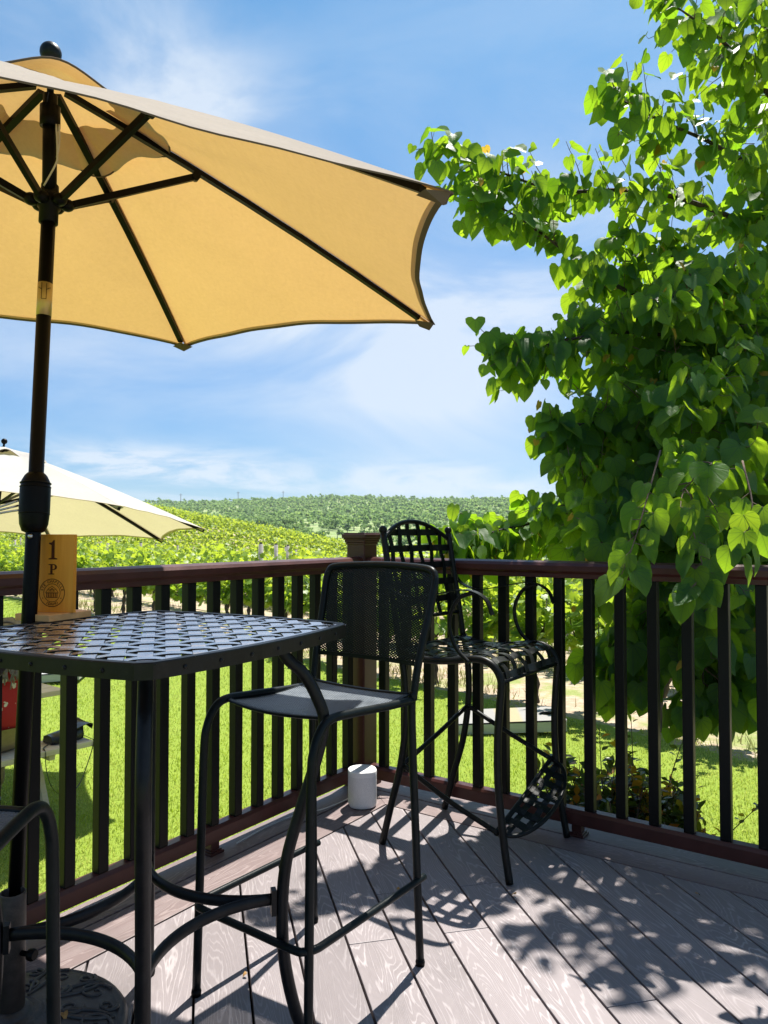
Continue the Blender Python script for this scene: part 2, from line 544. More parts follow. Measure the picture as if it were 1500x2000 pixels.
def mat_bark(name, a, b, scale=30):
    m, nt = material(name)
    co = obj_co(nt)
    n = nt.noise(nt.mapping(co, (1, 1, 0.25)), scale, 6, 0.7)
    c = nt.mix(nt.ramp(n, [(0.3, 0.0), (0.7, 1.0)]), a, b)
    bp = nt.n('ShaderNodeBump', {'Strength': 0.8, 'Distance': 0.008, 'Height': n})
    p = nt.n('ShaderNodeBsdfPrincipled', {'Base Color': c, 'Roughness': 0.85, 'Normal': bp.outputs[0]})
    finish(nt, p.outputs[0]); return m


M['bark'] = mat_bark('vine_bark', (0.025, 0.017, 0.013), (0.10, 0.075, 0.055))
M['redbark'] = mat_bark('redbud_bark', (0.020, 0.015, 0.013), (0.075, 0.055, 0.045))
M['twig'] = mat_bark('reddish_twig', (0.10, 0.055, 0.04), (0.20, 0.13, 0.09), 60)


def mat_wood(name, a, b, scale=1.0, rough=0.5, axis='X', spec=0.3):
    m, nt = material(name)
    co = obj_co(nt)
    sc = {'X': (2, 24, 24), 'Y': (24, 2, 24), 'Z': (24, 24, 2)}[axis]
    n = nt.noise(nt.mapping(co, tuple(s * scale for s in sc)), 1.0, 6, 0.6, 1.2)
    n2 = nt.noise(co, 5 * scale, 3)
    c = nt.mix(nt.ramp(n, [(0.3, 0.0), (0.7, 1.0)]), a, b)
    c = nt.mix(nt.math('MULTIPLY', nt.ramp(n2, [(0.35, 0.0), (0.7, 1.0)]), 0.3), c, tuple(x * 0.7 for x in a))
    bp = nt.n('ShaderNodeBump', {'Strength': 0.3, 'Distance': 0.002, 'Height': n})
    p = nt.n('ShaderNodeBsdfPrincipled', {'Base Color': c, 'Roughness': rough, 'Specular IOR Level': spec, 'Normal': bp.outputs[0]})
    finish(nt, p.outputs[0]); return m


M['signwood'] = mat_wood('orange_stained_wood', (0.74, 0.270, 0.018), (0.90, 0.390, 0.042), 1.2, 0.42, 'Z')
M['signbase'] = mat_wood('light_maple_base', (0.66, 0.36, 0.13), (0.82, 0.50, 0.22), 1.2, 0.5, 'X')
M['tablewood'] = mat_wood('pale_picnic_timber', (0.62, 0.50, 0.36), (0.80, 0.69, 0.54), 0.7, 0.75, 'X')
M['boardwood'] = mat_wood('pale_grey_game_board', (0.40, 0.39, 0.37), (0.52, 0.51, 0.49), 0.5, 0.6, 'X')


def mat_deck(name, base, line, shade_var=0.24):
    """embossed composite board: grain follows the contour lines of a stretched noise; UV in metres (along, across)"""
    m, nt = material(name)
    uvn = nt.n('ShaderNodeTexCoord').outputs['UV']
    n = nt.noise(nt.mapping(uvn, (1.35, 9.5, 1)), 1.0, 1.5, 0.45, 0.5)
    n = nt.math('ADD', n, nt.math('MULTIPLY', nt.noise(nt.mapping(uvn, (9, 60, 1)), 1.0, 2, 0.5), 0.05))
    g = nt.math('ABSOLUTE', nt.math('SUBTRACT', nt.math('FRACT', nt.math('MULTIPLY', n, 30.0)), 0.5))
    ln = nt.ramp(g, [(0.03, 1.0), (0.19, 0.0)])
    fade = nt.ramp(nt.noise(nt.mapping(uvn, (2.2, 5, 1), (4, 2, 0)), 1.0, 4, 0.65), [(0.36, 0.15), (0.62, 1.0)])
    ln = nt.math('MULTIPLY', ln, fade)
    fine = nt.noise(nt.mapping(uvn, (30, 260, 1)), 1.0, 4, 0.7)
    big = nt.noise(nt.mapping(uvn, (0.9, 3.0, 1), (1.3, 7.7, 0)), 1.0, 5, 0.6)
    geo = nt.n('ShaderNodeNewGeometry').outputs['Random Per Island']
    k = nt.math('ADD', nt.math('MULTIPLY', big, 0.36), nt.math('MULTIPLY', fine, 0.24))
    k = nt.math('ADD', k, nt.math('MULTIPLY', geo, shade_var))
    k = nt.math('ADD', k, 0.60)
    kc = nt.n('ShaderNodeCombineColor', {0: k, 1: k, 2: k}).outputs[0]
    c = nt.mix(1.0, nt.mix(nt.math('MULTIPLY', ln, 0.74), base, line), kc, 'MULTIPLY')
    st = nt.noise(nt.mapping(uvn, (7, 9, 1), (3, 1, 0)), 1.0, 6, 0.75)
    c = nt.mix(nt.math('MULTIPLY', nt.ramp(st, [(0.60, 0.0), (0.75, 1.0)]), 0.25), c, (0.30, 0.27, 0.25))
    gr = nt.noise(nt.mapping(uvn, (1.6, 3.2, 1), (11, 5, 0)), 1.0, 8, 0.7)
    c = nt.mix(nt.math('MULTIPLY', nt.ramp(gr, [(0.54, 0.0), (0.72, 1.0)]), 0.45), c, (0.085, 0.072, 0.068))
    h = nt.math('ADD', nt.math('MULTIPLY', ln, -1.0), nt.math('MULTIPLY', fine, 0.5))
    bp = nt.n('ShaderNodeBump', {'Strength': 0.5, 'Distance': 0.0015, 'Height': h})
    p = nt.n('ShaderNodeBsdfPrincipled', {'Base Color': c, 'Roughness': nt.math('ADD', nt.math('MULTIPLY', fine, 0.2), 0.42), 'Specular IOR Level': 0.42, 'Normal': bp.outputs[0]})
    finish(nt, p.outputs[0]); return m


M['deck'] = mat_deck('mauve_composite_board', (0.195, 0.168, 0.171), (0.37, 0.335, 0.337))
M['deckborder'] = mat_deck('brown_composite_border', (0.150, 0.110, 0.106), (0.27, 0.215, 0.205))
M['underdeck'] = painted('dark_under_deck', (0.015, 0.012, 0.011), 0.9, 0.2, 4, 0.002, 0.1)

# ground: lawn, dry vineyard strip and far meadow by place
B0 = 9.85


def mat_ground():
    m, nt = material('ground_soil_and_turf')
    co = obj_co(nt)
    s = nt.n('ShaderNodeSeparateXYZ', {0: co})
    b = nt.math('ADD', nt.math('MULTIPLY', s.outputs[0], 0.75), nt.math('MULTIPLY', nt.math('SUBTRACT', s.outputs[1], B0), 0.66))
    wob = nt.math('MULTIPLY', nt.math('SUBTRACT', nt.noise(co, 1.6, 5, 0.65), 0.5), 0.9)
    bb = nt.math('ADD', b, wob)
    gn = nt.noise(co, 3.0, 6, 0.7)
    turf = nt.mix(gn, (0.13, 0.20, 0.018), (0.25, 0.32, 0.05))
    dn = nt.noise(co, 9.0, 8, 0.72)
    dirt = nt.mix(nt.ramp(dn, [(0.3, 0.0), (0.72, 1.0)]), (0.26, 0.19, 0.125), (0.50, 0.41, 0.31))
    gp = nt.ramp(nt.noise(co, 1.1, 5, 0.7), [(0.50, 0.0), (0.62, 1.0)])
    dirt = nt.mix(nt.math('MULTIPLY', gp, 0.75), dirt, (0.17, 0.24, 0.04))
    far = nt.mix(nt.ramp(nt.noise(co, 0.03, 6, 0.7), [(0.38, 0.0), (0.62, 1.0)]), (0.15, 0.23, 0.07), (0.27, 0.30, 0.14))
    c = nt.mix(nt.ramp(nt.math('MULTIPLY', bb, 1.0), [(0.0, 0.0), (0.06, 1.0)]), turf, dirt)
    c = nt.mix(nt.ramp(nt.math('MULTIPLY', nt.math('SUBTRACT', b, 36.0), 0.1), [(0.0, 0.0), (1.0, 1.0)]), c, far)
    bp = nt.n('ShaderNodeBump', {'Strength': 0.6, 'Distance': 0.05, 'Height': dn})
    p = nt.n('ShaderNodeBsdfPrincipled', {'Base Color': c, 'Roughness': 0.9, 'Specular IOR Level': 0.15, 'Normal': bp.outputs[0]})
    finish(nt, p.outputs[0]); return m


M['ground'] = mat_ground()


def mat_floral():
    m, nt = material('red_floral_print')
    co = obj_co(nt)
    warp = nt.n('ShaderNodeVectorMath', {0: co, 1: nt.mapping(nt.n('ShaderNodeTexNoise', {'Scale': 14.0, 'Detail': 2.0}).outputs[1], (0.05, 0.05, 0.05))}, operation='ADD').outputs[0]
    v = nt.n('ShaderNodeTexVoronoi', {'Vector': warp, 'Scale': 17.0})
    f = nt.ramp(v.outputs['Distance'], [(0.26, 1.0), (0.32, 0.0)])
    pick = nt.ramp(nt.n('ShaderNodeSeparateColor', {0: v.outputs['Color']}).outputs[0], [(0.40, 0.0), (0.42, 1.0)])
    f = nt.math('MULTIPLY', f, pick)
    c = nt.mix(f, (0.42, 0.012, 0.012), (0.72, 0.62, 0.48))
    p = nt.n('ShaderNodeBsdfPrincipled', {'Base Color': c, 'Roughness': 0.8})
    finish(nt, p.outputs[0]); return m


M['floral'] = mat_floral()

# ------------------------------------------------------------------ terrain
LAWN = -0.68


def height(x, y):
    x = np.asarray(x, float); y = np.asarray(y, float)
    a = -0.66 * x + 0.75 * (y - B0)
    b = 0.75 * x + 0.66 * (y - B0)
    crest = np.clip(LAWN + 0.11 * (a - 45) - 0.0002 * np.clip(a - 90, 0, 300) ** 2, -2.2, 12)
    t = np.clip(b / 33, 0, 1); t = t * t * (3 - 2 * t) * 0.5 + t * 0.5
    near = LAWN + t * (crest - LAWN)
    fall = crest - 0.16 * np.clip(b - 34, 0, 500) - 0.0
    z = np.where(b < 34, near, np.maximum(fall, -9))
    dd = y - 236
    hill = -8 + 0.0725 * np.clip(dd, 0, 680) + 1.6 * np.sin(x * 0.011 + y * 0.009) + 1.2 * np.sin(x * 0.023 - y * 0.012 + 1) - 0.008 * np.clip(-x - 40, 0, 400)
    hill = np.where(dd > 0, hill, -9)
    return np.where((b > 34) & (y > 60), np.maximum(z, np.where(y > 200, hill, -9)), z)


def build_ground():
    ys = np.concatenate([np.linspace(-30, 2, 9)[:-1], np.linspace(2, 30, 57)[:-1], np.linspace(30, 130, 81)[:-1], np.linspace(130, 420, 60)[:-1], np.linspace(420, 1300, 60), [1800, 3500]])
    xs = np.concatenate([[-2500, -1200, -800], np.linspace(-560, -170, 40)[:-1], np.linspace(-170, -30, 71)[:-1], np.linspace(-30, 30, 61)[:-1], np.linspace(30, 170, 71)[:-1], np.linspace(170, 560, 40), [800, 1200, 2500]])
    X, Y = np.meshgrid(xs, ys)
    Z = height(X, Y)
    V = np.stack([X, Y, Z], -1).reshape(-1, 3)
    nr, nc = X.shape
    i = np.arange(nr - 1)[:, None] * nc + np.arange(nc - 1)[None]
    F = np.stack([i, i + 1, i + nc + 1, i + nc], -1).reshape(-1, 4)
    me = bpy.data.meshes.new('ground')
    me.from_pydata(V.tolist(), [], F.tolist())
    me.polygons.foreach_set('use_smooth', np.ones(len(F), bool))
    me.materials.append(M['ground'])
    o = bpy.data.objects.new('ground', me); COL.objects.link(o); o['kind'] = 'structure'


build_ground()

# ------------------------------------------------------------------ deck
P0 = Vector((-0.107, 3.66))
DL = Vector((-0.567, -0.824)).normalized(); NL = Vector((-0.824, 0.567)).normalized()   # left railing: travel, outward
DR = Vector((0.820, -0.573)).normalized(); NR = Vector((0.573, 0.820)).normalized()      # right railing
BD = Vector((-0.232, 0.973)).normalized(); BM = Vector((0.973, 0.232)).normalized()      # deck boards: along, across


def clip(poly, n, d):
    """keep points with p.n <= d"""
    out = []
    for i in range(len(poly)):
        a, b = poly[i], poly[(i + 1) % len(poly)]
        da, db = a.dot(n) - d, b.dot(n) - d
        if da <= 0:
            out.append(a)
        if da * db < 0:
            out.append(a + (b - a) * (da / (da - db)))
    return out


def build_deck():
    mb = MB()
    pitch, gap = 0.1455, 0.0065
    cuts = {}
    for px, py in ((772, 1733), (936, 1717), (911, 1804), (733, 1825), (1240, 1940)):
        k = (1.2) * FPX / (py - 1043); P = Vector(((px - 750) / FPX * k, k))
        cuts.setdefault(round((P.dot(BM) - 0.5625) / pitch - 0.5), []).append(P.dot(BD))
    for i in range(-26, 34):
        m0 = 0.5625 + i * pitch + gap / 2; m1 = m0 + pitch - gap
        br = sorted(cuts.get(i, []))
        seg = [-3.0] + br + [7.0]
        for s0, s1 in zip(seg[:-1], seg[1:]):
            s0 += 0.0015; s1 -= 0.0015
            poly = [BM * m0 + BD * s0, BM * m1 + BD * s0, BM * m1 + BD * s1, BM * m0 + BD * s1]
            for nn, d in ((NL, P0.dot(NL) - 0.258), (NR, P0.dot(NR) - 0.170), (Vector((0, -1)), 1.6)):
                poly = clip(poly, nn, d)
                if len(poly) < 3:
                    break
            if len(poly) < 3:
                continue
            uo, vo = random.uniform(0, 40), random.uniform(0, 40)
            mb.prism(poly, -0.024, 0.0, lambda p, uo=uo, vo=vo: (p[0] * BD.x + p[1] * BD.y + uo, p[0] * BM.x + p[1] * BM.y + vo))
    d = mb.build('deck', M['deck'], bevel=0.002); d['kind'] = 'structure'
    # border boards, mitred at the corner
    bb = MB()

    def band(D, N, o0, o1, other_n, m0, m1):
        def corner(o, m):
            # intersection of line offset o along this railing with line offset m of the other one
            A = np.array([[N.x, N.y], [other_n.x, other_n.y]])
            s = np.linalg.solve(A, [P0.dot(N) + o, P0.dot(other_n) + m])
            return Vector(s)
        a, b = corner(o0, m0), corner(o1, m1)
        L = 4.6
        poly = [b, a, a + D * L, b + D * L]
        ar = sum(poly[i].x * poly[(i + 1) % 4].y - poly[(i + 1) % 4].x * poly[i].y for i in range(4))
        if ar < 0:
            poly.reverse()
        uo, vo = random.uniform(0, 40), random.uniform(0, 40)
        bb.prism(poly, -0.024, 0.0, lambda p: (p[0] * D.x + p[1] * D.y + uo, p[0] * N.x + p[1] * N.y + vo))
    LO = [(0.052, -0.084), (-0.092, -0.250)]
    RO = [(0.118, -0.026), (-0.034, -0.162)]
    for (a0, a1), (b0, b1) in zip(LO, RO):
        band(DL, NL, a0, a1, NR, b0 - 0.001, b1 - 0.001)
        band(DR, NR, b0, b1, NL, a0 + 0.001, a1 + 0.001)
    o = bb.build('deck_border', M['deckborder'], bevel=0.002); o['kind'] = 'structure'
    # solid dark block added below to keep light out of the board gaps
    ub = MB()
    A = np.array([[NL.x, NL.y], [NR.x, NR.y]])
    c = Vector(np.linalg.solve(A, [P0.dot(NL) + 0.035, P0.dot(NR) + 0.10]))
    poly = [c, c + DL * 4.6, Vector((-0.5, -1.4)), c + DR * 4.6]
    ub.prism(poly, LAWN, -0.034)
    o = ub.build('deck_gap_blocker', M['underdeck']); o['kind'] = 'structure'


build_deck()


# ------------------------------------------------------------------ railing
def railing(label, D, N, ts, length, block_t, mirror):
    root = thing('deck_railing', label, 'railing', (P0.x, P0.y, 0))
    rot = math.atan2(D.y, D.x)
    a, b = P0 + D * 0.053, P0 + D * length
    prof = [(-0.030, 1.022), (0.030, 1.022), (0.030, 1.040), (0.044, 1.050), (0.044, 1.072), (0.034, 1.084), (0.014, 1.0905), (-0.014, 1.0905), (-0.034, 1.084), (-0.044, 1.072), (-0.044, 1.050), (-0.030, 1.040)]
    MB().extrude_profile(prof, a, b).build('top_rail', M['rail'], root, True, bevel=0.002)
    prof = [(-0.030, 0.046), (0.030, 0.046), (0.030, 0.094), (0.020, 0.105), (-0.020, 0.105), (-0.030, 0.094)]
    MB().extrude_profile(prof, a, b).build('bottom_rail', M['rail'], root, True, bevel=0.002)
    for t in ts:
        p = P0 + D * t
        MB().box((p.x, p.y, (0.105 + 1.022) / 2), (0.038, 0.038, 1.022 - 0.105), rot).build('baluster', M['baluster'], root, True, bevel=0.003)
    p = P0 + D * block_t
    mb = MB().box((p.x, p.y, 0.026), (0.040, 0.040, 0.040), rot).box((p.x, p.y, 0.005), (0.066, 0.066, 0.010), rot).box((p.x, p.y, 0.013), (0.054, 0.054, 0.006), rot)
    mb.build('support_block', M['rail'], root, True, bevel=0.002)
    return root


railing('red brown railing with black balusters behind the lattice table, left of the corner post', DL, NL, [0.113 + 0.1203 * k for k in range(27)], 3.3, 0.956, 1)
railing('red brown railing with black balusters behind the arched armchair, overhung by the leafy tree', DR, NR, [0.131 + 0.1247 * k for k in range(26)], 3.3, 1.077, -1)


def corner_post():
    root = thing('corner_post', 'square red brown corner post with moulded cap where both railings meet', 'post', (P0.x, P0.y, 0), math.atan2(DR.y, DR.x))
    s = 0.105
    MB().box((0, 0, 0.585), (s, s, 1.17)).build('post', M['rail'], root, bevel=0.004)
    prof_b = MB()
    for w_, z0, z1 in ((0.136, 0.0, 0.022), (0.128, 0.022, 0.034), (0.117, 0.034, 0.046)):
        prof_b.box((0, 0, (z0 + z1) / 2), (w_, w_, z1 - z0))
    prof_b.build('base_trim', M['rail'], root, bevel=0.002)
    cap = MB()
    for w_, z0, z1 in ((0.113, 1.148, 1.160), (0.122, 1.160, 1.172), (0.131, 1.172, 1.180), (0.142, 1.180, 1.200), (0.128, 1.200, 1.206)):
        cap.box((0, 0, (z0 + z1) / 2), (w_, w_, z1 - z0))
    cap.build('post_cap', M['rail'], root, bevel=0.003)


corner_post()


# ------------------------------------------------------------------ lattice bar table
def bar_table():
    cx, cy, H, RC, BOW = -0.539, 1.734, 0.98, 0.47, 0.035
    root = thing('bar_table', 'dark metal bar table with woven lattice top and curved legs, wooden number sign on it', 'table', (cx, cy, 0), math.atan2(0.96, -0.28) - math.pi / 2)
    # local frame: corners on the axes (diagonals), near corner at (0,-RC)
    def edge(i, t, inset=0.0):
        a = Vector((RC * math.sin(i * math.pi / 2), -RC * math.cos(i * math.pi / 2)))
        b = Vector((RC * math.sin((i + 1) * math.pi / 2), -RC * math.cos((i + 1) * math.pi / 2)))
        p = a.lerp(b, t); n = ((a + b) / 2).normalized()
        q = p + n * BOW * 4 * t * (1 - t)
        return q * (1 - inset / q.length)
    outline = [edge(i, 0.028 + 0.944 * k / 12) for i in range(4) for k in range(13)]
    n = len(outline)
    rim = MB(); b = len(rim.v)
    for p in outline:
        inn = p * (1 - 0.006 / p.length); inn2 = p * (1 - 0.020 / p.length)
        for q, z in ((p, H - 0.030), (p, H - 0.002), (p * (1 - .002 / p.length), H), (inn2, H), (inn2, H - 0.003), (inn, H - 0.004), (inn, H - 0.030)):
            rim.v.append(Vector((q.x, q.y, z)))
    for i in range(n):
        j = (i + 1) % n
        for k in range(7):
            m = (k + 1) % 7
            rim.face((b + i * 7 + k, b + j * 7 + k, b + j * 7 + m, b + i * 7 + m))
    rv = rim
    for i in range(4):
        for k in range(1, 8):
            p = edge(i, k / 8); q = edge(i, k / 8 + 0.01)
            t = (q - p).normalized(); nn = Vector((t.y, -t.x, 0))
            rv.lathe([(0.0046, 0), (0.0040, 0.0017), (0.0022, 0.0028), (0.0001, 0.0031)], (p.x, p.y, H - 0.016), 10, nn)
    rim.build('rim', M['tablemetal'], root)

    # straps run along the diagonals (local x and y)
    def cross(axis, c):
        ts = []
        for i in range(n):
            p, q = outline[i], outline[(i + 1) % n]
            a, bb = p[1 - axis] - c, q[1 - axis] - c
            if a * bb < 0:
                ts.append(p[axis] + (q[axis] - p[axis]) * a / (a - bb))
        return (min(ts), max(ts)) if len(ts) >= 2 else None
    top = MB(); sp = 0.0495
    for axis in (0, 1):
        for k in range(-9, 10):
            c = k * sp
            sp2 = cross(axis, c)
            if not sp2 or sp2[1] - sp2[0] < 0.05:
                continue
            lo, hi = sp2[0] + 0.016, sp2[1] - 0.016
            pts = []
            m = int((hi - lo) / (sp / 4)) + 2
            for i in range(m):
                s = lo + (hi - lo) * i / (m - 1)
                ph = math.cos(math.pi * (s / sp + k)) * (1 if axis == 0 else -1)
                z = H - 0.0035 + 0.0014 * max(-1, min(1, ph * 1.6))
                pts.append((s, c, z) if axis == 0 else (c, s, z))
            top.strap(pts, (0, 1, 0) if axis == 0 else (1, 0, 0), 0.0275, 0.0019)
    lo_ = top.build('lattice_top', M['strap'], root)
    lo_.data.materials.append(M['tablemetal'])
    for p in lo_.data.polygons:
        p.material_index = 0 if p.normal.z > 0.5 else 1  # sides and undersides coloured dark as shade; straps are one paint

    legc = [(0.295, 0.952), (0.315, 0.905), (0.36, 0.86), (0.393, 0.80), (0.4095, 0.744), (0.395, 0.669), (0.354, 0.542), (0.32, 0.427), (0.3087, 0.313), (0.315, 0.185), (0.343, 0.058), (0.368, 0.006)]
    for i in range(4):
        d = Vector((math.sin(i * math.pi / 2), -math.cos(i * math.pi / 2), 0))
        pts = spline([d * r + Vector((0, 0, z)) for r, z in legc], 6)
        lg = MB().tube(pts, 0.0148, 12).build('leg', M['tablemetal'], root)
        t = Vector((-d.y, d.x, 0))
        br = MB().box(tuple(d * 0.288 + Vector((0, 0, 0.327))), (0.012, 0.022, 0.060), math.atan2(d.y, d.x))
        for dz in (-0.024, 0.024):
            br.lathe([(0.006, 0), (0.006, 0.008), (0.003, 0.011)], tuple(d * 0.294 + t * 0.0 + Vector((0, 0, 0.327 + dz))), 8, -d)
        br.build('bracket', M['tablemetal'], lg)
        MB().lathe([(0.017, 0), (0.018, 0.012), (0.0155, 0.016)], tuple(d * 0.368), 12).build('foot_cap', M['pole'], lg)
        e = Vector((math.sin((i + 1) * math.pi / 2), -math.cos((i + 1) * math.pi / 2), 0))
        arc = []
        A, B = d * 0.284, e * 0.284
        for k in range(19):
            s = k / 18
            c1_, c2_ = d * 0.13 + t * 0.004, e * 0.13
            arc.append(A * (1 - s) ** 3 + c1_ * 3 * s * (1 - s) ** 2 + c2_ * 3 * s * s * (1 - s) + B * s ** 3 + Vector((0, 0, 0.333)))
        MB().tube(arc, 0.0125, 10, flat=(1.15, 0.75)).build('stretcher', M['tablemetal'], root)
    xb = MB()
    for d in (Vector((1, 0, 0)), Vector((0, 1, 0))):
        xb.strap([d * -0.40 + Vector((0, 0, H - 0.035 - 0.006 * abs(d.x))), d * 0.40 + Vector((0, 0, H - 0.035 - 0.006 * abs(d.x)))], (d.y, d.x, 0), 0.03, 0.005)
    xb.build('cross_brace', M['tablemetal'], root)


bar_table()


# ------------------------------------------------------------------ wooden number sign
def text_tris(s, size, font_scale=1.0):
    cu = bpy.data.curves.new('letter_curve', 'FONT'); cu.body = s; cu.size = size
    cu.align_x, cu.align_y = 'CENTER', 'CENTER'
    cu.extrude = 0.0004
    ob = bpy.data.objects.new('letter', cu); COL.objects.link(ob)
    dg = bpy.context.evaluated_depsgraph_get()
    me = bpy.data.meshes.new_from_object(ob.evaluated_get(dg))
    V = [v.co.copy() for v in me.vertices]; F = [tuple(p.vertices) for p in me.polygons]
    bpy.data.objects.remove(ob); bpy.data.curves.remove(cu); bpy.data.meshes.remove(me)
    return V, F


def number_sign():
    n0 = Vector((-0.845, 1.893)); v = Vector((0.39, 0.92)).normalized(); u = Vector((0.92, -0.39))
    c = n0 - u * 0.050 + v * 0.062
    root = thing('table_sign', 'orange wooden table sign with engraved 1 P standing on a light wood block', 'sign', (c.x, c.y, 0.98), math.atan2(u.y, u.x))
    MB().box((0.004, 0.004, 0.0085), (0.116, 0.142, 0.017)).build('sign_base', M['signbase'], root, bevel=0.0015)
    W, Hh, T = 0.120, 0.202, 0.013
    pan = MB().box((0, 0, Hh / 2), (W, T, Hh)).build('sign_panel', M['signwood'], root, bevel=0.0012)
    pan.location = (0.010, -0.004, 0.017); pan.rotation_euler = (R(-1.0), 0, R(13))
    yf = -T / 2 - 0.0002

    def put(mb, V, F, x, z, ang=0.0):
        b = len(mb.v); ca, sa = math.cos(ang), math.sin(ang)
        for p in V:
            mb.v.append(Vector((x + p.x * ca - p.y * sa, yf - p.z, z + p.x * sa + p.y * ca)))
        for f in F:
            mb.face([b + i for i in f])

    def poly(mb, pts):
        b = len(mb.v)
        for x, z in pts:
            mb.v.append(Vector((x, yf - 0.0004, z)))
        mb.face(list(range(b, b + len(pts))))

    def ring(mb, x, z, r0, r1, a0=0.0, a1=2 * math.pi, n=64):
        for k in range(n):
            s0, s1 = a0 + (a1 - a0) * k / n, a0 + (a1 - a0) * (k + 1) / n
            poly(mb, [(x + r0 * math.cos(s0), z + r0 * math.sin(s0)), (x + r1 * math.cos(s0), z + r1 * math.sin(s0)), (x + r1 * math.cos(s1), z + r1 * math.sin(s1)), (x + r0 * math.cos(s1), z + r0 * math.sin(s1))])
    # serif figure 1
    one = MB(); z0, h = 0.137, 0.050
    poly(one, [(-0.0045, z0 + 0.003), (0.0045, z0 + 0.003), (0.0045, z0 + h), (0.0005, z0 + h), (-0.0045, z0 + h - 0.006)])
    poly(one, [(-0.0045, z0 + h - 0.013), (-0.0045, z0 + h - 0.006), (-0.0115, z0 + h - 0.0065), (-0.0122, z0 + h - 0.0095)])
    poly(one, [(-0.0125, z0), (0.0125, z0), (0.0122, z0 + 0.0026), (0.0045, z0 + 0.0045), (-0.0045, z0 + 0.0045), (-0.0122, z0 + 0.0026)])
    one.build('numeral', M['engrave'], pan)
    pp = MB(); z0, h = 0.098, 0.027; x0 = -0.0035
    poly(pp, [(x0 - 0.0032, z0 + 0.002), (x0 + 0.0032, z0 + 0.002), (x0 + 0.0032, z0 + h), (x0 - 0.0032, z0 + h)])
    poly(pp, [(x0 - 0.0085, z0), (x0 + 0.0085, z0), (x0 + 0.0083, z0 + 0.0024), (x0 - 0.0083, z0 + 0.0024)])
    poly(pp, [(x0 - 0.0085, z0 + h - 0.0024), (x0 - 0.003, z0 + h - 0.0024), (x0 - 0.003, z0 + h), (x0 - 0.0085, z0 + h)])
    cz = z0 + h - 0.0078
    for k in range(20):
        s0, s1 = -math.pi / 2 + math.pi * k / 20, -math.pi / 2 + math.pi * (k + 1) / 20
        f = lambda s, rx, rz: (x0 + 0.0050 + rx * math.cos(s), cz + rz * math.sin(s))
        poly(pp, [f(s0, 0.0048, 0.0056), f(s0, 0.0108, 0.0078), f(s1, 0.0108, 0.0078), f(s1, 0.0048, 0.0056)])
    poly(pp, [(x0 + 0.003, cz + 0.0056), (x0 + 0.0052, cz + 0.0056), (x0 + 0.0052, cz + 0.0078), (x0 + 0.003, cz + 0.0078)])
    poly(pp, [(x0 + 0.003, cz - 0.0078), (x0 + 0.0052, cz - 0.0078), (x0 + 0.0052, cz - 0.0056), (x0 + 0.003, cz - 0.0056)])
    pp.build('letter', M['engrave'], pan)
    em = MB(); ex, ez = -0.0005, 0.0505
    ring(em, ex, ez, 0.0348, 0.0366); ring(em, ex, ez, 0.0226, 0.0240)
    for word, mid, step, up in (('STE CHAPELLE', 90, 13.6, True), ('IDAHO', 270, 13.5, False)):
        nn = len(word)
        for i, chh in enumerate(word):
            if chh == ' ':
                continue
            a = R(mid + (-(i - (nn - 1) / 2) * step if up else (i - (nn - 1) / 2) * step))
            V, F = text_tris(chh, 0.0098)
            put(em, V, F, ex + 0.0294 * math.cos(a), ez + 0.0294 * math.sin(a), a - math.pi / 2 if up else a + math.pi / 2)
    for a in (-28, 208):
        ring(em, ex + 0.0294 * math.cos(R(a)), ez + 0.0294 * math.sin(R(a)), 0.0, 0.0014, n=10)
    # little pavilion
    poly(em, [(ex - 0.0165, ez - 0.0125), (ex + 0.0165, ez - 0.0125), (ex + 0.0165, ez - 0.0108), (ex - 0.0165, ez - 0.0108)])
    for k in range(7):
        x = ex - 0.0145 + 0.0145 * k / 3
        poly(em, [(x - 0.0011, ez - 0.0108), (x + 0.0011, ez - 0.0108), (x + 0.0011, ez - 0.001), (x - 0.0011, ez - 0.001)])
    poly(em, [(ex - 0.0185, ez - 0.001), (ex + 0.0185, ez - 0.001), (ex + 0.0185, ez + 0.0008), (ex - 0.0185, ez + 0.0008)])

    def line(p, q, w_):
        p, q = Vector(p), Vector(q); t = (q - p).normalized(); nn = Vector((-t.y, t.x)) * w_ / 2
        poly(em, [tuple(p - nn), tuple(q - nn), tuple(q + nn), tuple(p + nn)])
    for sgn in (-1, 1):
        line((ex + sgn * 0.0178, ez + 0.0012), (ex + sgn * 0.0108, ez + 0.0092), 0.0012)
        line((ex + sgn * 0.0125, ez + 0.0088), (ex, ez + 0.0172), 0.0013)
        line((ex + sgn * 0.009, ez + 0.003), (ex, ez + 0.0125), 0.0011)
        line((ex + sgn * 0.004, ez + 0.002), (ex + sgn * 0.004, ez + 0.0085), 0.0011)
    line((ex - 0.012, ez + 0.0085), (ex + 0.012, ez + 0.0085), 0.0010)
    line((ex, ez + 0.002), (ex, ez + 0.012), 0.0012)
    em.build('emblem', M['engrave'], pan)


number_sign()


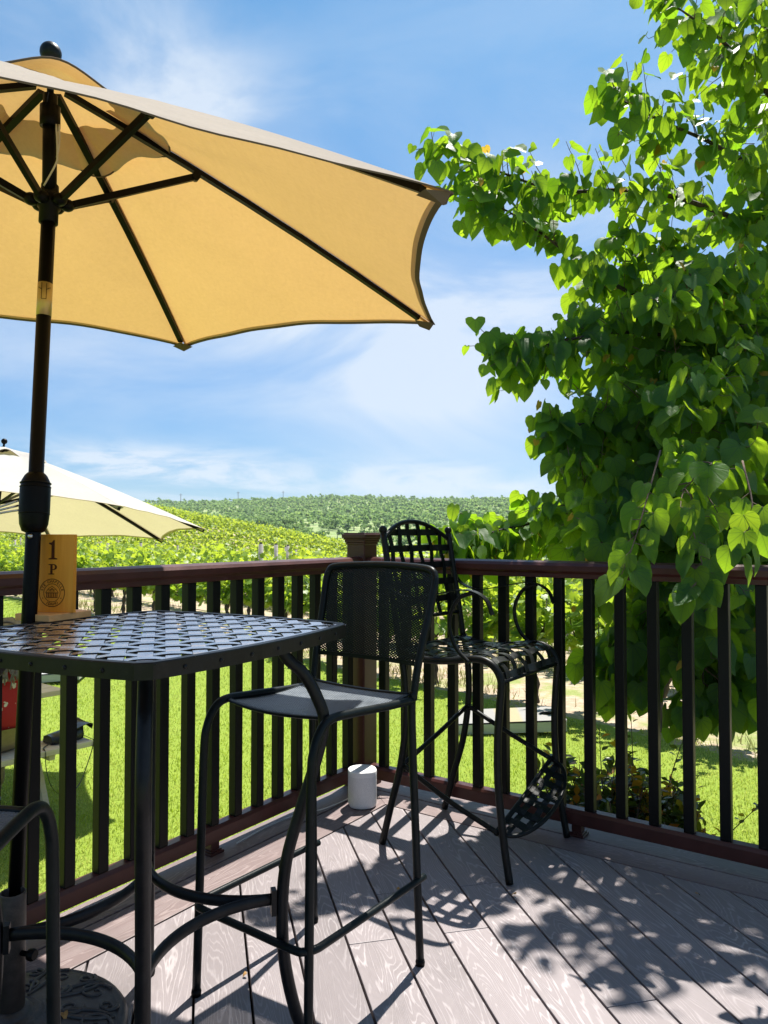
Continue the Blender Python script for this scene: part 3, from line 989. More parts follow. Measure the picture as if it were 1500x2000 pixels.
# ------------------------------------------------------------------ mesh bar stool
def diamond_bars(poly, du, dv, width, surf, mb, th=0.0014):
    """expanded-metal strands inside a convex 2D polygon, laid on surf(u, v)"""
    us = [p[0] for p in poly]; vs = [p[1] for p in poly]
    u0, u1, v0, v1 = min(us), max(us), min(vs), max(vs)
    for sgn in (1, -1):
        d = Vector((du, sgn * dv)).normalized(); nrm = Vector((-d.y, d.x))
        step = 2 * du * dv / math.hypot(du, dv)
        cs = [Vector(p).dot(nrm) for p in ((u0, v0), (u1, v0), (u1, v1), (u0, v1))]
        c = math.floor(min(cs) / step) * step
        while c < max(cs):
            lo, hi, ok = -1e9, 1e9, True
            base = nrm * c
            for i in range(len(poly)):
                a, b = Vector(poly[i]), Vector(poly[(i + 1) % len(poly)])
                e = (b - a); nn = Vector((e.y, -e.x))
                num = (a - base).dot(nn); den = d.dot(nn)
                if abs(den) < 1e-12:
                    if (base - a).dot(nn) > 0:
                        ok = False
                    continue
                t = num / den
                if den > 0:
                    hi = min(hi, t)
                else:
                    lo = max(lo, t)
            if ok and hi - lo > 0.004:
                m = max(2, int((hi - lo) / 0.05) + 1)
                pts = [surf(*(base + d * (lo + (hi - lo) * k / (m - 1)))) for k in range(m)]
                p, q = surf(*(base)), surf(*(base + nrm * 0.01))
                mb.strap(pts, Vector(q) - Vector(p), width, th)
            c += step


def rounded(w, h0, h1, r, n=6, top=True):
    """rounded rectangle, ccw, u in [-w,w], v in [h0,h1]"""
    pts = []
    for cx_, cy_, a0 in ((w - r, h0 + r, -90), (w - r, h1 - r, 0), (-w + r, h1 - r, 90), (-w + r, h0 + r, 180)):
        for k in range(n + 1):
            a = R(a0 + 90 * k / n)
            pts.append((cx_ + r * math.cos(a), cy_ + r * math.sin(a)))
    return pts


def mesh_stool(label, loc, rz):
    """local: +y is the front, x across"""
    root = thing('bar_stool', label, 'stool', loc, rz, 'black mesh bar stools at the lattice table')
    r = 0.0112
    SZ = 0.742
    for s in (-1, 1):
        # rear leg and back upright in one tube
        leg = spline([(s * 0.197, -0.024, 0.004), (s * 0.191, -0.012, 0.35), (s * 0.186, 0.0, 0.68), (s * 0.187, -0.004, 0.76)], 6)
        MB().tube(leg, r, 12).build('rear_leg', M['powder'], root)
        fl = [(s * 0.195, 0.437, 0.004), (s * 0.191, 0.428, 0.40), (s * 0.189, 0.422, 0.63), (s * 0.189, 0.412, 0.692), (s * 0.189, 0.388, 0.733), (s * 0.188, 0.350, 0.752), (s * 0.187, 0.27, 0.750), (s * 0.187, 0.12, 0.740), (s * 0.187, 0.0, 0.735)]
        MB().tube(spline(fl, 6), r, 12).build('front_leg', M['powder'], root)
        for (px_, py_) in ((s * 0.197, -0.024), (s * 0.195, 0.437)):
            MB().lathe([(0.0125, 0.0), (0.0135, 0.010), (0.0115, 0.018)], (px_, py_, 0), 12).build('foot_cap', M['pole'], root)
    # back frame: uprights and curved top rail in one bent tube
    zb, lean, wb = 1.095, 0.098, 0.207
    bk = [(-0.187, -0.004, 0.735), (-0.192, -0.026, 0.84), (-0.201, -0.066, 0.97), (-0.206, -0.086, 1.045), (-0.202, -0.095, 1.078), (-0.180, -0.101, 1.096), (-0.09, -0.118, 1.103), (0, -0.124, 1.105)]
    bk = bk + [(-x, y, z) for x, y, z in reversed(bk[:-1])]
    MB().tube(spline(bk, 6), r, 12).build('back_frame', M['powder'], root)

    def back(u, v):
        # u across, v height
        y = -0.010 - (v - 0.78) * 0.305 - 0.022 * (1 - (u / 0.2) ** 2) * 1.0
        return Vector((u, y, v))
    po = [(-0.150, 0.828), (0.150, 0.828), (0.186, 0.835), (0.2015, 1.03), (0.197, 1.07), (0.178, 1.092), (0, 1.100), (-0.178, 1.092), (-0.197, 1.07), (-0.2015, 1.03), (-0.186, 0.835)]
    mb = MB(); diamond_bars(po, 0.0062, 0.0036, 0.0036, back, mb)
    mb.build('back_mesh', M['mesh'], root)
    MB().strap([back(-0.19 + 0.38 * k / 12, 0.831) for k in range(13)], (0, 0, 1), 0.012, 0.006).build('back_lower_bar', M['powder'], root)

    def seat(u, v):
        return Vector((u, v, SZ + 0.011 - 0.014 * math.sin(math.pi * min(max(v / 0.36, 0), 1)) - 0.006 * (1 - (u / 0.19) ** 2)))
    so = [(-0.176, 0.006), (0.176, 0.006), (0.178, 0.345), (0.12, 0.366), (0, 0.374), (-0.12, 0.366), (-0.178, 0.345)]
    mb = MB(); diamond_bars(so, 0.0062, 0.0036, 0.0033, seat, mb)
    mb.build('seat_mesh', M['seatmesh'], root)
    fr = [seat(-0.180 + 0.36 * k / 20, 0.345 + 0.030 * (1 - (2 * k / 20 - 1) ** 2)) for k in range(21)]
    MB().tube(fr, 0.0078, 10, flat=(0.6, 1.2)).build('seat_front_bar', M['powder'], root)
    fr = [seat(-0.180 + 0.36 * k / 8, 0.004) for k in range(9)]
    MB().tube(fr, 0.0078, 10, flat=(0.6, 1.2)).build('seat_rear_bar', M['powder'], root)
    for s in (-1, 1):
        MB().strap([seat(s * 0.178, 0.004 + 0.345 * k / 8) for k in range(9)], (1, 0, 0), 0.012, 0.004).build('seat_edge_strip', M['powder'], root)
    # footrest: one bent bar round front and sides
    z = 0.236
    ft = [(-0.197, -0.045, z), (-0.199, 0.05, z), (-0.201, 0.36, z), (-0.199, 0.415, z), (-0.185, 0.440, z), (-0.155, 0.449, z), (0, 0.449, z), (0.155, 0.449, z), (0.185, 0.440, z), (0.199, 0.415, z), (0.201, 0.36, z), (0.199, 0.05, z), (0.197, -0.045, z)]
    MB().tube(spline(ft, 5), 0.0095, 10).build('footrest', M['powder'], root)
    return root


TS = -2.2061
mesh_stool('black mesh-back bar stool standing between the lattice table and the arched armchair', (-0.072, 2.2297, 0), TS - math.pi / 2)
mesh_stool('black bar stool cut off by the bottom left corner, in front of the umbrella base', (-0.745, 0.885, 0), R(2))


# ------------------------------------------------------------------ arched wrought-iron bar armchair
def armchair():
    t = -0.6307
    root = thing('bar_armchair', 'tall dark iron lattice armchair with arched back standing by the right railing', 'chair', (0.2025, 3.0824, 0), t - math.pi / 2)
    r = 0.0135
    # local: +y front, x across (x<0 far side... symmetrical)
    prof = [(0.0, 0.762), (0.06, 0.748), (0.14, 0.742), (0.22, 0.748), (0.30, 0.762), (0.355, 0.764), (0.395, 0.750), (0.420, 0.722), (0.430, 0.685)]
    for s in (-1, 1):
        rear = [(s * 0.229, -0.091, 0.004), (s * 0.232, -0.050, 0.15), (s * 0.236, 0.0, 0.32), (s * 0.238, 0.026, 0.5), (s * 0.240, 0.020, 0.66), (s * 0.240, 0.0, 0.765)]
        MB().tube(spline(rear, 6), r, 12).build('rear_leg', M['iron'], root)
        fr = [(s * 0.2403, y, z - 0.010) for y, z in prof[1:]] + [(s * 0.241, 0.424, 0.60), (s * 0.243, 0.416, 0.47), (s * 0.245, 0.420, 0.31), (s * 0.247, 0.443, 0.12), (s * 0.2488, 0.463, 0.004)]
        MB().tube(spline([(s * 0.2403, 0.0, 0.752)] + fr, 6), r, 12).build('front_leg', M['iron'], root)
        up = [(s * 0.240, 0.0, 0.755), (s * 0.241, -0.024, 0.90), (s * 0.242, -0.054, 1.07), (s * 0.2431, -0.076, 1.200)]
        uo = MB().tube(spline(up, 6), 0.0125, 12).build('back_upright', M['iron'], root)
        MB().lathe([(0.0125, 0), (0.013, 0.004), (0.011, 0.008)], (s * 0.2431, -0.0765, 1.198), 14).ball((s * 0.2431, -0.078, 1.2165), 0.0165).build('finial', M['iron'], uo)
        xa = s * 0.262
        arm = [(xa - s * 0.02, -0.056, 1.04), (xa, -0.02, 0.985), (xa, 0.06, 0.962), (xa, 0.17, 0.978), (xa, 0.27, 0.998), (xa, 0.335, 0.996), (xa, 0.385, 0.968), (xa, 0.408, 0.918)]
        MB().strap(spline(arm, 8), (1, 0, 0), 0.027, 0.004).build('arm', M['iron'], root)
        sup = [(xa, 0.335, 0.993), (xa, 0.275, 0.970), (xa, 0.238, 0.91), (xa, 0.236, 0.85), (xa, 0.262, 0.79), (xa, 0.315, 0.742)]
        MB().tube(spline(sup, 8), 0.0078, 10).build('arm_support', M['iron'], root)

    def back(u, v):
        k = (v - 0.76) / 0.45
        return Vector((u, -0.005 - 0.078 * k - 0.018 * (1 - (u / 0.243) ** 2), v))

    def arch(u):
        return 1.252 - 0.076 * (abs(u) / 0.243) ** 2.1
    MB().tube([back(-0.243 + 0.486 * k / 24, arch(-0.243 + 0.486 * k / 24)) for k in range(25)], 0.0095, 10).build('arched_top_rail', M['iron'], root)
    MB().tube([back(-0.24 + 0.48 * k / 12, 0.862) for k in range(13)], 0.0085, 10).build('back_bottom_rail', M['iron'], root)
    lat = MB()
    us = [-0.183 + 0.0732 * k for k in range(6)]
    vs = [0.928, 0.999, 1.070, 1.141, 1.207]
    for i, u in enumerate(us):
        lo, hi = 0.860, arch(u) - 0.004
        n = 32
        pts = []
        for k in range(n + 1):
            v = lo + (hi - lo) * k / n
            ph = math.cos(math.pi * ((v - vs[0]) / 0.0705 + i))
            pts.append(back(u, v) + Vector((0, 0.0035 * ph, 0)))
        lat.strap(pts, (1, 0, 0), 0.025, 0.0028)
    for j, v in enumerate(vs):
        pts = []
        n = 36
        hw = 0.240 if v < 1.17 else 0.243 * min(1, ((1.252 - v) / 0.076)) ** (1 / 2.1)
        for k in range(n + 1):
            u = -hw + 2 * hw * k / n
            ph = -math.cos(math.pi * ((u - us[0]) / 0.0732 + j))
            pts.append(back(u, v) + Vector((0, 0.0035 * ph, 0)))
        lat.strap(pts, (0, 0, 1), 0.027, 0.0028)
        for i, u in enumerate(us):
            if (i + j) % 2 == 0 and abs(u) < hw:
                lat.ball(back(u, v) + Vector((0, -0.0062, 0)), 0.0034, 8, 5)
    lat.build('back_lattice', M['iron'], root)
    # seat lattice follows the side profile
    P = spline([(0, y, z) for y, z in prof], 8)
    cum = [0]
    for a, b in zip(P[:-1], P[1:]):
        cum.append(cum[-1] + (b - a).length)
    Ltot = cum[-1]

    def sp(s):
        s = min(max(s, 0), Ltot)
        for i in range(len(P) - 1):
            if cum[i + 1] >= s:
                f = (s - cum[i]) / (cum[i + 1] - cum[i] + 1e-9)
                p = P[i].lerp(P[i + 1], f); tt = (P[i + 1] - P[i]).normalized()
                return p, Vector((0, -tt.z, tt.y))
        return P[-1], Vector((0, 1, 0))
    st = MB()
    su = [-0.19 + 0.38 * k / 5 for k in range(6)]
    ns = 8
    ss = [0.03 + (Ltot - 0.045) * k / (ns - 1) for k in range(ns)]
    dst = ss[1] - ss[0]; du = su[1] - su[0]
    for i, u in enumerate(su):
        pts, wd = [], []
        for k in range(65):
            s = Ltot * k / 64
            p, n = sp(s)
            pts.append(p + Vector((u, 0, 0)) + n * (0.004 * math.cos(math.pi * ((s - ss[0]) / dst + i))))
        st.strap(pts, (1, 0, 0), 0.027, 0.0028)
    for j, s in enumerate(ss):
        p, n = sp(s); tt = Vector((0, n.z, -n.y))
        pts = []
        for k in range(41):
            u = -0.24 + 0.48 * k / 40
            pts.append(p + Vector((u, 0, 0)) + n * (-0.004 * math.cos(math.pi * ((u - su[0]) / du + j))))
        st.strap(pts, tt, 0.028, 0.0028)
    st.build('seat_lattice', M['ironstrap'], root)
    MB().tube([(-0.24, 0.43, 0.683), (0.24, 0.43, 0.683)], 0.0075, 10).build('seat_front_bar', M['iron'], root)
    MB().tube([(-0.24, 0.0, 0.757), (0.24, 0.0, 0.757)], 0.0085, 10).build('seat_rear_bar', M['iron'], root)
    # loose footrest ring, tilted down towards the near front corner (x>0 is the near side)
    A, B, C, D = Vector((0.232, 0.006, 0.322)), Vector((0.232, 0.405, 0.160)), Vector((-0.238, 0.402, 0.302)), Vector((-0.232, 0.024, 0.464))
    ringm = MB()
    for a, b in ((A, B), (B, C), (C, D), (D, A)):
        m = (a + b) / 2 - Vector((0, 0, 0.010 if (a is A) else 0.004))
        ringm.tube(spline([a, m, b], 8), 0.0095, 10)
    for p in (A, B, C, D):
        ringm.ball(p, 0.0125, 10, 6)
    ro = ringm.build('footrest_ring', M['iron'], root)
    ex = (C - B); L = ex.length; ex.normalize()
    ey = Vector((0, 1, -0.30)); ey = (ey - ex * ey.dot(ex)).normalized(); en = ex.cross(ey)
    mid = (B + C) / 2
    hw, dp = L / 2 * 0.99, 0.118

    def plate(u, v, h=0.0):
        return mid + ex * u + ey * v + en * h
    arcp = [plate(hw * math.cos(math.pi * k / 28), dp * math.sin(math.pi * k / 28) ** 0.8) for k in range(29)]
    pm = MB().tube(arcp, 0.008, 8)
    for i, u in enumerate([-0.165, -0.099, -0.033, 0.033, 0.099, 0.165]):
        vm = dp * (1 - (u / hw) ** 2) ** 0.4
        pm.strap([plate(u, vm * k / 6, 0.003 * math.cos(math.pi * (k / 3 + i))) for k in range(7)], ex, 0.034, 0.0028)
    for j, v in enumerate((0.032, 0.080)):
        um = hw * math.sqrt(max(0, 1 - (v / dp) ** 2.5)) * 0.98
        pm.strap([plate(-um + 2 * um * k / 16, v, 0.003 * (-1) ** (j + k)) for k in range(17)], ey, 0.022, 0.0028)
    pm.build('foot_plate', M['iron'], ro)


armchair()


# ------------------------------------------------------------------ white speaker
def speaker():
    root = thing('speaker', 'small white cylindrical speaker with flat top standing on the deck by the corner post', 'speaker', (-0.096, 3.365, 0), R(12))
    hw, rr = 0.062, 0.054

    def ring(scale, z):
        return [(x * scale, y * scale, z) for x, y in rounded(hw, -hw, hw, rr, 8)]
    body = MB(); body.grid([r_ + [r_[0]] for r_ in (ring(0.93, 0.004), ring(0.985, 0.010), ring(1.0, 0.018), ring(1.0, 0.138))])
    body.build('grille', M['spk'], root)
    top = MB(); top.grid([r_ + [r_[0]] for r_ in (ring(1.004, 0.138), ring(1.004, 0.155), ring(0.985, 0.160), ring(0.95, 0.1615), ring(0.5, 0.1605), ring(0.01, 0.1605))])
    top.build('top_cap', M['white'], root)
    MB().prism(rounded(hw * 0.86, -hw * 0.86, hw * 0.86, rr * 0.8, 8), 0.0, 0.006).build('foot', M['pole'], root)
    cw = [(-0.02, 0.058, 0.022), (-0.05, 0.075, 0.008), (-0.11, 0.030, 0.005), (-0.19, -0.028, 0.005), (-0.29, -0.06, 0.005), (-0.42, -0.16, 0.005), (-0.55, -0.31, 0.005)]
    MB().tube(spline(cw, 6), 0.0026, 6).build('power_cord', M['cord'], root)


def mat_grille():
    m, nt = material('white_perforated_grille')
    co = obj_co(nt)
    v = nt.n('ShaderNodeTexVoronoi', {'Vector': co, 'Scale': 420.0})
    f = nt.ramp(v.outputs['Distance'], [(0.25, 0.0), (0.4, 1.0)])
    c = nt.mix(f, (0.52, 0.52, 0.53), (0.74, 0.74, 0.74))
    finish(nt, nt.n('ShaderNodeBsdfPrincipled', {'Base Color': c, 'Roughness': 0.5}).outputs[0]); return m


M['spk'] = mat_grille()
speaker()


# ------------------------------------------------------------------ umbrellas
BULGE = 0.020     # ribs flex, so the canopy is slightly domed


def umbrella_canopy(root, A, k, R_, drop, a0, n, mats, hole=0.155, vent_r=0.315, scal=0.055, sag=0.004, rot_seed=3):
    """A apex, k axis; returns corner function"""
    k = Vector(k).normalized()
    e1 = Vector((0, 1, 0)).cross(k).normalized(); e2 = k.cross(e1)
    rnd = random.Random(rot_seed)

    def pol(rad, ang, down):
        return A - k * down + (e1 * math.cos(ang) + e2 * math.sin(ang)) * rad

    def cor(i):
        return pol(R_, a0 + 2 * math.pi * i / n, drop)
    rim_pts = []; all_rows = []
    mb = MB(); NU, NT_ = 18, 24
    for i in range(n):
        c0, c1_ = cor(i), cor(i + 1)
        rows = []
        for s in range(NU + 1):
            row = []
            for t in range(NT_ + 1):
                tt = t / NT_
                bow = 4 * tt * (1 - tt)
                f0 = hole / R_ + (0.016 * math.sin(tt * math.pi * 2 + i) + 0.02 * bow)
                f1 = 1 - scal * bow ** 0.75
                f = f0 + (f1 - f0) * s / NU
                p = A + (c0 - A) * f * (1 - tt) + (c1_ - A) * f * tt
                nrm = (c1_ - A).cross(c0 - A).normalized()
                if nrm.dot(k) < 0:
                    nrm = -nrm
                wob = (0.004 * math.sin(7 * f + 9 * tt + i * 1.7) + 0.0022 * math.sin(23 * tt + 5 * f * f * 6 + i)) * bow
                p = p + k * (BULGE * math.sin(math.pi * min(f, 1))) - nrm * (sag * bow * math.sin(math.pi * min(f, 1)) + wob) + nrm * 0.012
                row.append(p)
            rows.append(row)
        mb.grid(rows)
        rim_pts.append(rows[-1]); all_rows.append(rows)
    co = mb.build('canopy', mats[0], root, True)
    # hem and seam allowances: second layers of the same cloth just under the canopy
    hm = MB()
    for i, rows in enumerate(all_rows):
        hm.grid([[p - k * 0.0015 - (p - A).normalized() * (0.020 - 0.018 * s) for p in rows[-1]] for s in (0, 1)])
    hm.build('hem', mats[0], co, True)
    for i, rows in enumerate(all_rows):
        sm = MB()
        for e in (0, -1):
            line = [r_[e] for r_ in rows[1:]]; inn = [r_[1 if e == 0 else -2] for r_ in rows[1:]]
            a_ = [p - k * 0.002 for p in line]
            b_ = [p + (q - p).normalized() * 0.016 - k * 0.002 for p, q in zip(line, inn)]
            sm.grid([a_, b_])
        sm.build('seam', mats[0], co, True)
    tm = MB()
    for row in rim_pts:
        tm.strap([p for p in row], [tuple((A - p).normalized()) for p in row], 0.013, 0.003)
    tm.build('rim_binding', mats[1], co, True)
    for i in range(n):
        pk = MB()
        c = cor(i); ro = (A - c).normalized()
        t0 = (cor(i + 1) - c).normalized(); t1 = (cor(i - 1) - c).normalized()
        b = len(pk.v)
        for q in (c + k * 0.014 - ro * 0.008, c + t0 * 0.05 + k * 0.006, c + ro * 0.075 - k * 0.012, c + t1 * 0.05 + k * 0.006, c - k * 0.016 + ro * 0.01):
            pk.v.append(q)
        for f in ((0, 1, 2), (0, 2, 3), (4, 2, 1), (4, 3, 2), (0, 4, 1), (0, 3, 4)):
            pk.face([b + x for x in f])
        pk.build('corner_pocket', mats[1], co, True)
    # vent cap over the opening, with loose wavy rim
    vm = MB(); rows = []
    NV = 96
    for s in range(9):
        row = []
        for t in range(NV + 1):
            ang = a0 + 2 * math.pi * t / NV
            ph = n * (ang - a0)
            sc_ = 1 - 0.10 * (0.5 - 0.5 * math.cos(ph)) if s > 0 else 1
            rad = (0.012 + (vent_r - 0.012) * s / 8) * sc_
            slope = drop / R_
            lift = 0.016 + 0.046 * (s / 8) ** 2 * (0.5 - 0.5 * math.cos(ph)) - 0.018 * (s / 8) ** 2 + 0.006 * (s / 8) * math.sin(3 * ang + 1)
            row.append(pol(rad, ang, rad * slope - lift - BULGE * math.sin(math.pi * rad / R_) * 0.8))
        rows.append(row)
    vm.grid(rows)
    vo = vm.build('vent_cap', mats[0], root, True)
    MB().tube(rows[-1][:-1], 0.0028, 5, closed=True).build('vent_binding', mats[1], vo, True)
    return k, cor, pol


def main_umbrella():
    base = Vector((-0.886, 1.822, 0.125)); A = Vector((-0.898, 1.9918, 2.4122)); k = Vector((0.0323, -0.0786, 1)).normalized()
    root = thing('patio_umbrella', 'large beige market umbrella with black pole and ribs rising behind the lattice table', 'umbrella', (base.x, base.y, 0.0))
    k, cor, pol = umbrella_canopy(root, A, k, 1.2221, 0.5041, 0.4872, 6, (M['canopy'], M['trim']))
    hub = A - k * 0.3136
    MB().tube([base, hub - k * 0.0], 0.0185, 16).build('pole', M['pole'], root, True)
    up = MB().tube([hub, A - k * 0.03], 0.0185, 16)
    up.tube([A - k * 0.115, A - k * 0.06], 0.026, 16)
    up.build('upper_pole', M['pole'], root, True)
    MB().ball(A + k * 0.080, 0.028, 20, 12).tube([A - k * 0.03, A + k * 0.060], 0.009, 10).build('finial', M['powder'], root, True)
    d = (hub - base).normalized()
    col = MB()
    col.lathe([(0.0195, -0.062), (0.0245, -0.060), (0.0245, -0.02), (0.030, -0.016), (0.034, -0.004), (0.0345, 0.010), (0.030, 0.020), (0.0235, 0.024), (0.0225, 0.048), (0.0195, 0.05)], hub, 20, d)
    for i in range(6):
        ang = 0.4872 + 2 * math.pi * i / 6
        q = pol(0.045, ang, 0.3136)
        col.ball(q, 0.020, 12, 8, 0.85)
    col.build('runner_hub', M['pole'], root, True)
    sj = 0.3223
    for i in range(6):
        c = cor(i)
        rib = [A + (c - A) * f + k * (BULGE * math.sin(math.pi * f) - 0.001) for f in (0.03, 0.15, 0.3, 0.45, 0.6, 0.75, 0.88, 0.955)]
        ro = MB().strap(rib, k.cross(c - A).normalized(), 0.021, 0.014).build('rib', M['pole'], root, True)
        j = A + (c - A) * sj + k * (BULGE * math.sin(math.pi * sj) - 0.018)
        q = pol(0.050, 0.4872 + 2 * math.pi * i / 6, 0.3136)
        MB().strap([q, j], k.cross(c - A).normalized(), 0.014, 0.018).tube([j - k.cross(c - A).normalized() * 0.012, j + k.cross(c - A).normalized() * 0.012], 0.012, 10).build('strut', M['pole'], ro, True)
    # gold label band
    def on(z):
        return base + d * ((z - base.z) / d.z)
    gl = MB().tube([on(1.778), on(1.868)], 0.0190, 20).build('label_band', M['gold'], root, True)
    lb = MB()
    side = Vector((0.30, -0.95, 0)).normalized(); tn = Vector((0.95, 0.30, 0)).normalized()
    for u0, z0, u1, z1 in ((-0.006, 1.866, -0.006, 1.822), (-0.006, 1.822, 0.006, 1.822), (0.006, 1.822, 0.006, 1.866), (-0.015, 1.855, -0.006, 1.848), (0.006, 1.848, 0.015, 1.855)):
        ps = []
        for s in range(5):
            u = u0 + (u1 - u0) * s / 4; z = z0 + (z1 - z0) * s / 4
            ps.append(on(z) + tn * u + side * math.sqrt(max(0.0192 ** 2 - u * u, 0)))
        lb.tube(ps, 0.0007, 5)
    lb.build('label_print', M['pole'], gl, True)
    # crank housing and folded handle
    hc = on(1.285)
    ho = MB().lathe([(0.019, -0.082), (0.028, -0.078), (0.0345, -0.060), (0.0368, -0.034), (0.0372, -0.030), (0.0372, 0.030), (0.0365, 0.034), (0.034, 0.052), (0.027, 0.066), (0.0215, 0.072), (0.019, 0.074)], hc, 28, d)
    for zz in (-0.033, 0.036, 0.046):
        ho.lathe([(0.0368, zz - 0.002), (0.0381, zz), (0.0368, zz + 0.002)], hc, 28, d)
    ho = ho.build('crank_housing', M['pole'], root, True)
    hx = hc + Vector((-0.036, -0.012, -0.012)); ax = Vector((-0.98, -0.12, -0.26)).normalized()
    cr = MB(); up_ = Vector((0, 0, 1)); up_ = (up_ - ax * up_.dot(ax)).normalized()
    for s in (-1, 1):
        cr.tube(spline([hx + up_ * s * 0.012, hx + ax * 0.03 + up_ * s * 0.009, hx + ax * 0.065 + up_ * s * 0.007], 4), 0.0028, 6)
    cr.tube([hx, hx + ax * 0.06], 0.0028, 6)
    cr.lathe([(0.006, -0.004), (0.010, -0.003), (0.010, 0.003), (0.006, 0.004)], hx + ax * 0.070, 14, Vector((0.2, -0.9, 0.1)))
    cr.build('crank_handle', M['chrome'], ho, True)
    MB().lathe([(0.0065, 0), (0.006, 0.004), (0.002, 0.007)], on(1.195) + Vector((0.002, -0.0185, 0)), 10, Vector((0.1, -1, 0.05))).build('screw', M['chrome'], root, True)
    # loose pull cord near the runner
    c0 = hub + k * 0.20 + Vector((0.022, -0.012, 0))
    cd = MB().tube(spline([c0, c0 + Vector((0.004, 0, -0.08)), c0 + Vector((-0.001, 0, -0.11)), hub + Vector((-0.006, -0.021, 0.035))], 6), 0.0026, 6)
    cd.tube(spline([c0 + Vector((0.007, 0.002, 0.0)), c0 + Vector((0.008, 0.002, -0.05)), c0 + Vector((0.003, 0.0, -0.09))], 6), 0.0026, 6)
    cd.build('pull_cord', M['cord'], root, True)


main_umbrella()


def umbrella_base():
    c = Vector((-0.880, 1.810, 0))
    root = thing('umbrella_base', 'round grey cast iron umbrella base with scroll relief and brown tube, under the table', 'umbrella stand', tuple(c))
    RB = 0.262

    def top(r):
        return 0.030 + 0.034 * max(0, 1 - (r / RB) ** 2) ** 1.0
    prof = [(RB - 0.004, 0.0), (RB, 0.006), (RB, 0.018), (RB - 0.006, 0.027), (RB - 0.018, top(RB - 0.018) + 0.001)]
    prof += [(RB - 0.024, top(RB - 0.024) - 0.003)] + [(r, top(r) - 0.001) for r in np.linspace(RB - 0.03, 0.075, 8)]
    prof += [(0.068, top(0.06) + 0.004), (0.060, top(0.06) + 0.011), (0.052, top(0.05) + 0.006), (0.047, top(0.05) + 0.012), (0.040, top(0.04) + 0.020), (0.0315, top(0.03) + 0.022), (0.001, top(0.03) + 0.022)]
    plate = MB().lathe(prof, (0, 0, 0), 64).build('base_plate', M['castiron'], root)
    sc = MB()
    for q in range(9):
        a = 2 * math.pi * q / 9
        for (r0, da, size, sgn) in ((0.195, 0.0, 0.038, 1), (0.130, 0.35, 0.026, -1), (0.215, 0.36, 0.020, -1)):
            ctr = Vector((r0 * math.cos(a + da), r0 * math.sin(a + da)))
            pts = []
            for i in range(26):
                th = i / 25 * 2.1 * math.pi * 1.15
                rr = size * (1 - i / 25) ** 0.8 + 0.003
                x = ctr.x + rr * math.cos(a + da + sgn * th); y = ctr.y + rr * math.sin(a + da + sgn * th)
                rad = math.hypot(x, y)
                pts.append((x, y, top(min(rad, RB - .03)) + 0.0005))
            sc.tube(pts, [0.0052 * (1 - 0.6 * i / 25) for i in range(26)], 6)
        for s in (-1, 1):
            pts = []
            for i in range(10):
                r = 0.085 + 0.15 * i / 9; an = a + 0.17 + s * 0.10 * math.sin(math.pi * i / 9)
                pts.append((r * math.cos(an), r * math.sin(an), top(min(r, RB - .03)) + 0.0003))
            sc.tube(pts, [0.0025 + 0.0035 * math.sin(math.pi * i / 9) for i in range(10)], 6)
    sc.build('scroll_relief', M['castiron'], plate)
    tb = MB(); tz0, tz1 = 0.060, 0.352
    tb.lathe([(0.0300, tz0), (0.0300, tz1 - 0.003), (0.0290, tz1), (0.0258, tz1), (0.0250, tz1 - 0.003), (0.0250, tz0 + 0.02)], (0, 0, 0), 32)
    to = tb.build('tube', M['tubebrown'], root)
    MB().lathe([(0.006, 0), (0.006, 0.018), (0.013, 0.022), (0.014, 0.032), (0.011, 0.038)], (0.027, -0.01, 0.215), 14, Vector((0.95, -0.25, 0))).build('lock_knob', M['pole'], to)


umbrella_base()


def lawn_umbrella():
    A = Vector((-2.8478, 5.6169, 1.8396)); k = Vector((0.0336, 0.1145, 1)).normalized()
    foot = Vector((-2.98, 5.52, LAWN))
    root = thing('lawn_umbrella', 'pale cream market umbrella on the lawn beyond the railing, over the picnic bench', 'umbrella', tuple(foot))
    k, cor, pol = umbrella_canopy(root, A, k, 1.5005, 0.5379, 0.1598, 8, (M['canopy2'], M['trim2']), scal=0.045, sag=0.02, rot_seed=5)
    hub = A - k * 0.42
    MB().tube([foot, hub, A], 0.019, 14).build('pole', M['pole'], root, True)
    MB().ball(A + k * 0.055, 0.022, 14, 8).tube([A, A + k * 0.05], 0.008, 8).build('finial', M['pole'], root, True)
    for i in range(8):
        c = cor(i)
        w_ = k.cross(c - A).normalized()
        ro = MB().strap([A + (c - A) * f + k * (BULGE * math.sin(math.pi * f) - 0.008) for f in (0.03, 0.15, 0.3, 0.45, 0.6, 0.75, 0.9, 1.0)], w_, 0.016, 0.022).build('rib', M['pole'], root, True)
        MB().strap([hub, A + (c - A) * 0.42 + k * (BULGE * 0.97 - 0.02)], w_, 0.013, 0.016).build('strut', M['pole'], ro, True)


M['trim2'] = mat_cloth('cream_binding', (0.55, 0.47, 0.36), (0.40, 0.30, 0.15), 0.3)
lawn_umbrella()


# ------------------------------------------------------------------ redbud tree overhanging the right railing
HEART = [(0, 0.0), (0.17, -0.13), (0.36, -0.08), (0.49, 0.12), (0.485, 0.38), (0.36, 0.64), (0.17, 0.86), (0, 1.02)]


